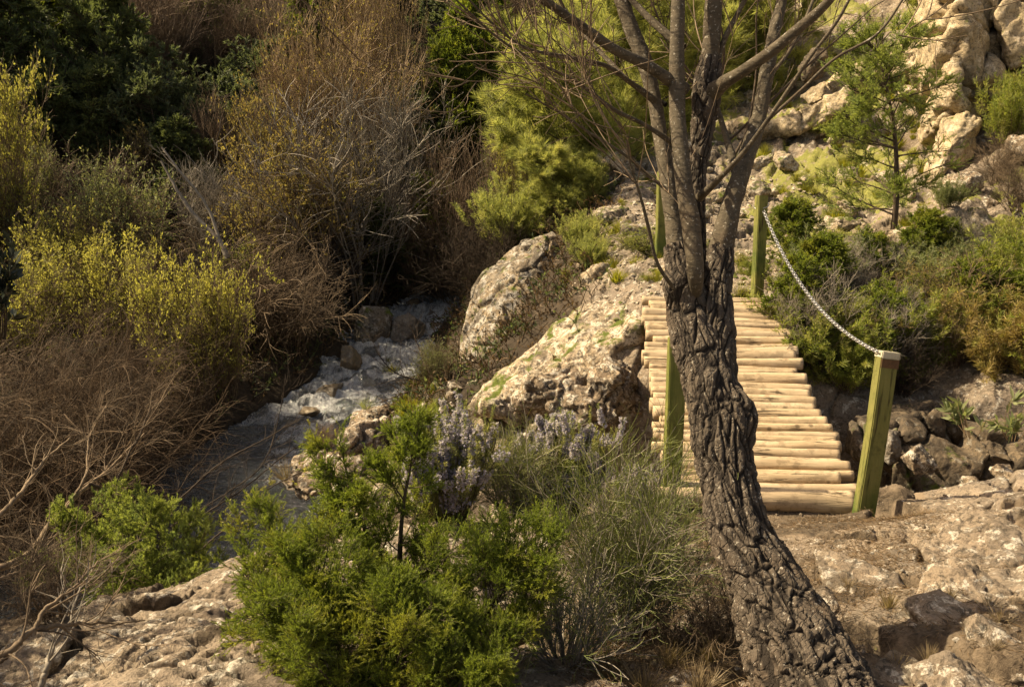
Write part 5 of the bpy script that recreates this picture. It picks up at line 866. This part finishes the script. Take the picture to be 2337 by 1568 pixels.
# bank and rock plants
place('leafy_shrub', 'low dark green shrub on the bank beside the white water', 'shrub', TW['sage'][0], 990, 880, 11.2, sc=.5); place('leafy_shrub', 'green plant sprouting from the rock above the path edge', 'shrub', BM, 1325, 590, 11.9, sc=(.55, .5, .45)); place('leafy_shrub', 'green plant beneath the first on the side of the grey boulder', 'shrub', BM, 1345, 640, 11.3, sc=(.5, .5, .38))
place('leafy_shrub', 'dark green leafy patch beside the pale block on the path edge', 'shrub', TW['green'][0], 1485, 600, 10.9, sc=(.8, .7, .25)); place('broadleaf_plant', 'small broad leaved green plant on the gully wall', 'plant', bush(.3, .2, 831, 'twig_tan', 'sage', stems=7, n2=10, n3=16, r0=.004, leaves=60, ll=.11, lw=.035, bias=0, upright=.8, lt=(.0, 1)), 2222, 990, 7.4, pos=tuple(P(2222, 985, 7.45)))
place('broadleaf_plant', 'broad leaved green plant on the gully wall at the right edge', 'plant', bush(.34, .2, 832, 'twig_tan', 'sage', stems=8, n2=12, n3=18, r0=.004, leaves=80, ll=.10, lw=.03, bias=0, upright=.9, lt=(.0, 1)), 2315, 990, 7.4, pos=tuple(P(2315, 990, 7.45)))
place('dry_tuft', 'dry brown tuft on the bank ledge beside the rapids', 'plant', TW['red'][0], 750, 1000, 10.4, pos=tuple(P(748, 1030, 10.4)), sc=(.35, .35, .26)); place('grass_tuft', 'small green plant on the rock beside the white water', 'plant', tuft(.16, .12, 841, 'fine', 90), 835, 925, 10.8, pos=tuple(P(835, 930, 10.7)))
TU = [tuft(.2, .16, 850 + k, 'grass', 150, .0035) for k in range(3)]; DT = [tuft(.2, .2, 860 + k, 'drygrass', 110, .0028, .25) for k in range(3)]
place('grass_tuft', 'bright grass tuft at the foot of the trunk in the bottom right', 'plant', TU[0], 1930, 1560, 2.95, pos=(.93, 2.45), sc=.45); place('grass_tuft', 'grass tuft at the foot of the far right post', 'plant', TU[1], 1690, 668, 9.3, sc=1.0); place('grass_tuft', 'yellowish grass hanging from the bank ledge', 'plant', DT[0], 650, 1080, 10.2, pos=tuple(P(655, 1090, 10.1)), sc=1.3)
place('grass_tuft', 'mossy green tuft at the foot of the leaning post', 'plant', TU[2], 1975, 1165, 6.2, sc=(.4, .4, .2)); place('grass_tuft', 'dark green tuft beside the path left of the far right post', 'plant', TU[0], 1688, 600, 10.2, sc=1.0)
def many(protos, n, box, seed, s0, s1, name, lab, cat, grp):
    rg = np.random.RandomState(seed)
    for k in range(n):
        c = hit(box[0] + rg.rand() * (box[1] - box[0]), box[2] + rg.rand() * (box[3] - box[2])); s = s0 + (s1 - s0) * rg.rand()
        place(name, lab, cat, protos[k % len(protos)], 0, 0, pos=c[:2], rz=rg.rand() * 6, sc=s, group=grp)
many(TU, 150, (1720, 2130, 60, 600), 91, .4, 1.0, 'grass_tuft', 'tuft of yellow green grass on the sunlit right slope', 'grass', 'grass tufts on the sunlit right slope')
many(TU, 36, (1290, 1560, 410, 660), 92, .4, 1.0, 'grass_tuft', 'tuft of green grass along the left edge of the path', 'grass', 'grass tufts along the left edge of the path')
many(DT, 30, (1400, 2300, 1300, 1560), 93, .2, .45, 'dry_tuft', 'thin tuft of dry grass in the litter between foreground rocks', 'grass', 'dry tufts between foreground rocks')
many(DT, 26, (1380, 1720, 1400, 1568), 94, .3, .6, 'dry_tuft', 'dry grass stalks left of the foot of the trunk', 'grass', 'dry grass left of the trunk foot')
many(TU, 16, (860, 1000, 880, 960), 95, .5, 1.0, 'grass_tuft', 'bright green tuft on the near stream bank', 'grass', 'green tufts on the near stream bank')
place('bare_bush', 'low tangle of dry twigs at the bottom between juniper and trunk', 'bush', BR[1], 1500, 1560, 3.3, pos=(.62, 3.15), sc=(.32, .32, .34)); place('bare_bush', 'dry twigs standing close to the left side of the trunk foot', 'bush', TW['brown'][0], 1640, 1540, 3.2, pos=(.78, 2.95), sc=(.5, .5, .42))
place('bare_bush', 'small dry twigs among the bottom left rocks', 'bush', TW['brown'][1], 150, 1480, 3.8, pos=tuple(P(140, 1480, 3.9)[:2]), sc=(.4, .4, .35))
# moss cushions on the sunlit boulder, leaf litter and needles on the ground
def litter(label, n, box, seed, mat, l, w, thr, lift=.004):
    rg = np.random.RandomState(seed); px = box[0] + rg.rand(n) * (box[1] - box[0]); py = box[2] + rg.rand(n) * (box[3] - box[2]); g0 = [hit(a, b) for a, b in [(box[0], box[2]), (box[1], box[2]), (box[0], box[3]), (box[1], box[3])]]
    x0, x1 = min(q[0] for q in g0), max(q[0] for q in g0); y0, y1 = min(q[1] for q in g0), max(q[1] for q in g0); x = x0 + rg.rand(n) * (x1 - x0); y = y0 + rg.rand(n) * (y1 - y0)
    k = (fbm(np.c_[x, y, 0 * x] * 1.1, 4, 11) + .5 * fbm(np.c_[x, y, 0 * x] * 3.7, 4, 21) + .3 * rg.randn(n)) > thr; x, y = x[k], y[k]; z = gz(x, y); a = rg.rand(len(x)) * 6.28; mb = MB()
    blades(mb, np.c_[x, y, z + lift], np.c_[np.cos(a), np.sin(a), .25 * rg.randn(len(x))], l * (.5 + rg.rand(len(x))), w, rg, rg.rand(len(x))); o = link('leaf_litter', mb.mesh('leaf_litter', M[mat], False)); tag(o, label, 'litter', None, 'stuff')
litter('dry pine needles and leaf bits in the hollows of the foreground rock', 90000, (1300, 2337, 1180, 1568), 96, 'litter', .032, .0025, .05)
litter('pale dry stems scattered on the foreground rock', 9000, (1000, 2337, 1180, 1568), 97, 'drygrass', .05, .002, .2, .008)
def undergrowth(label, n, box, seed, mat, l, w, h):
    rg = np.random.RandomState(seed); x = box[0] + rg.rand(n) * (box[1] - box[0]); y = box[2] + rg.rand(n) * (box[3] - box[2]); d, v = seg(x, y, CREEK); k = (d > v[:, 0] + .15) & (pn(np.c_[x, y, 0 * x] * 1.5, seed) > -.3) & (x < .15 * (y - 8) + .6); x, y = x[k], y[k]; z = gz(x, y); mb = MB(); m = len(x)
    T = grow(np.c_[x, y, z - .03], np.c_[rg.randn(m), rg.randn(m), np.full(m, 1.0)], h * (.4 + .8 * rg.rand(m)), 6, .25, .02, rg); tubes(mb, T, (np.full(6, w))[None].repeat(m, 0), 3, rg.rand(m)); S, D, t, i = spawn(T, m * 3, .2, 1, .8, rg); blades(mb, S, D, l, l * .4, rg, rg.rand(len(S)))
    o = link('undergrowth', mb.mesh('undergrowth', M[mat], False)); tag(o, label, 'undergrowth', None, 'stuff')
undergrowth('shaded brown undergrowth covering the hillside beyond the stream', 42000, (-12, 5, 8.5, 27), 98, 'litter', .05, .004, .35)
undergrowth('dull green undergrowth under the hillside bushes', 16000, (-12, 5, 9, 27), 99, 'juniper_dark', .07, .004, .3)

def gravel(label, n, box, seed, mat, s0, s1, thr):
    rg = np.random.RandomState(seed); x = box[0] + rg.rand(n) * (box[1] - box[0]); y = box[2] + rg.rand(n) * (box[3] - box[2])
    k = (fbm(np.c_[x, y, 0 * x] * 1.1, 4, 11) + .5 * fbm(np.c_[x, y, 0 * x] * 3.7, 4, 21) + .25 * rg.randn(n)) > thr; x, y = x[k], y[k]; z = gz(x, y); m = len(x)
    base = np.array([[1, 0, 0], [-1, 0, 0], [0, 1, 0], [0, -1, 0], [.2, .1, .75], [.5, .6, .4], [-.6, .4, .45], [-.4, -.6, .5], [.6, -.5, .35], [0, 0, -.5]])
    f = np.array([[0, 5, 8], [8, 5, 4], [5, 2, 6], [5, 6, 4], [6, 1, 7], [6, 7, 4], [7, 3, 8], [7, 8, 4], [0, 2, 5], [2, 1, 6], [1, 3, 7], [3, 0, 8], [0, 9, 2], [2, 9, 1], [1, 9, 3], [3, 9, 0]])
    s = (s0 + (s1 - s0) * rg.rand(m) ** 3)[:, None, None]; a = rg.rand(m) * 6.28; V = base[None] * (1 + .5 * (rg.rand(m, 10, 3) - .5)) * s; c, sn = np.cos(a)[:, None], np.sin(a)[:, None]
    V = np.stack([V[..., 0] * c - V[..., 1] * sn, V[..., 0] * sn + V[..., 1] * c, V[..., 2] * .8], -1) + np.c_[x, y, z + .15 * s[:, 0, 0]][:, None]; mb = MB()
    mb.add(V.reshape(-1, 3), (f[None] + 10 * np.arange(m)[:, None, None]).reshape(-1, 3), .5); o = link('gravel', mb.mesh('gravel', M[mat], False)); tag(o, label, 'gravel', None, 'stuff')
gravel('fine grit and gravel in the dirt pockets of the foreground rock', 9000, (-.6, 3.4, 2.0, 6.0), 201, 'slab', .003, .016, .0)
gravel('gravel along the path beyond the bridge and on the slope', 5000, (.9, 4.2, 8.9, 14), 202, 'pale_rock', .008, .045, -.3)

place('leafy_shrub', 'unseen leafy shrub added outside the left edge to shade the bottom left rocks', 'shrub', TW['green'][0], 0, 0, pos=(-4.3, 3.7), sc=(2.1, 2.1, 3.2))  # added out of view to throw dappled shade on the lower left rocks
place('leafy_shrub', 'second unseen leafy shrub added outside the left edge for shade, nearer than the first', 'shrub', TW['green'][1], 0, 0, pos=(-3.75, 2.4), sc=(1.8, 1.8, 2.6))  # another unseen shade caster added for the same rocks
place('leafy_shrub', 'unseen leafy shrub added outside the left edge to shade the brown brush', 'shrub', TW['sage'][0], 0, 0, pos=(-6.2, 5.4), sc=(2.2, 2.2, 3.4))  # unseen, added to darken the lower left brush with its shadow
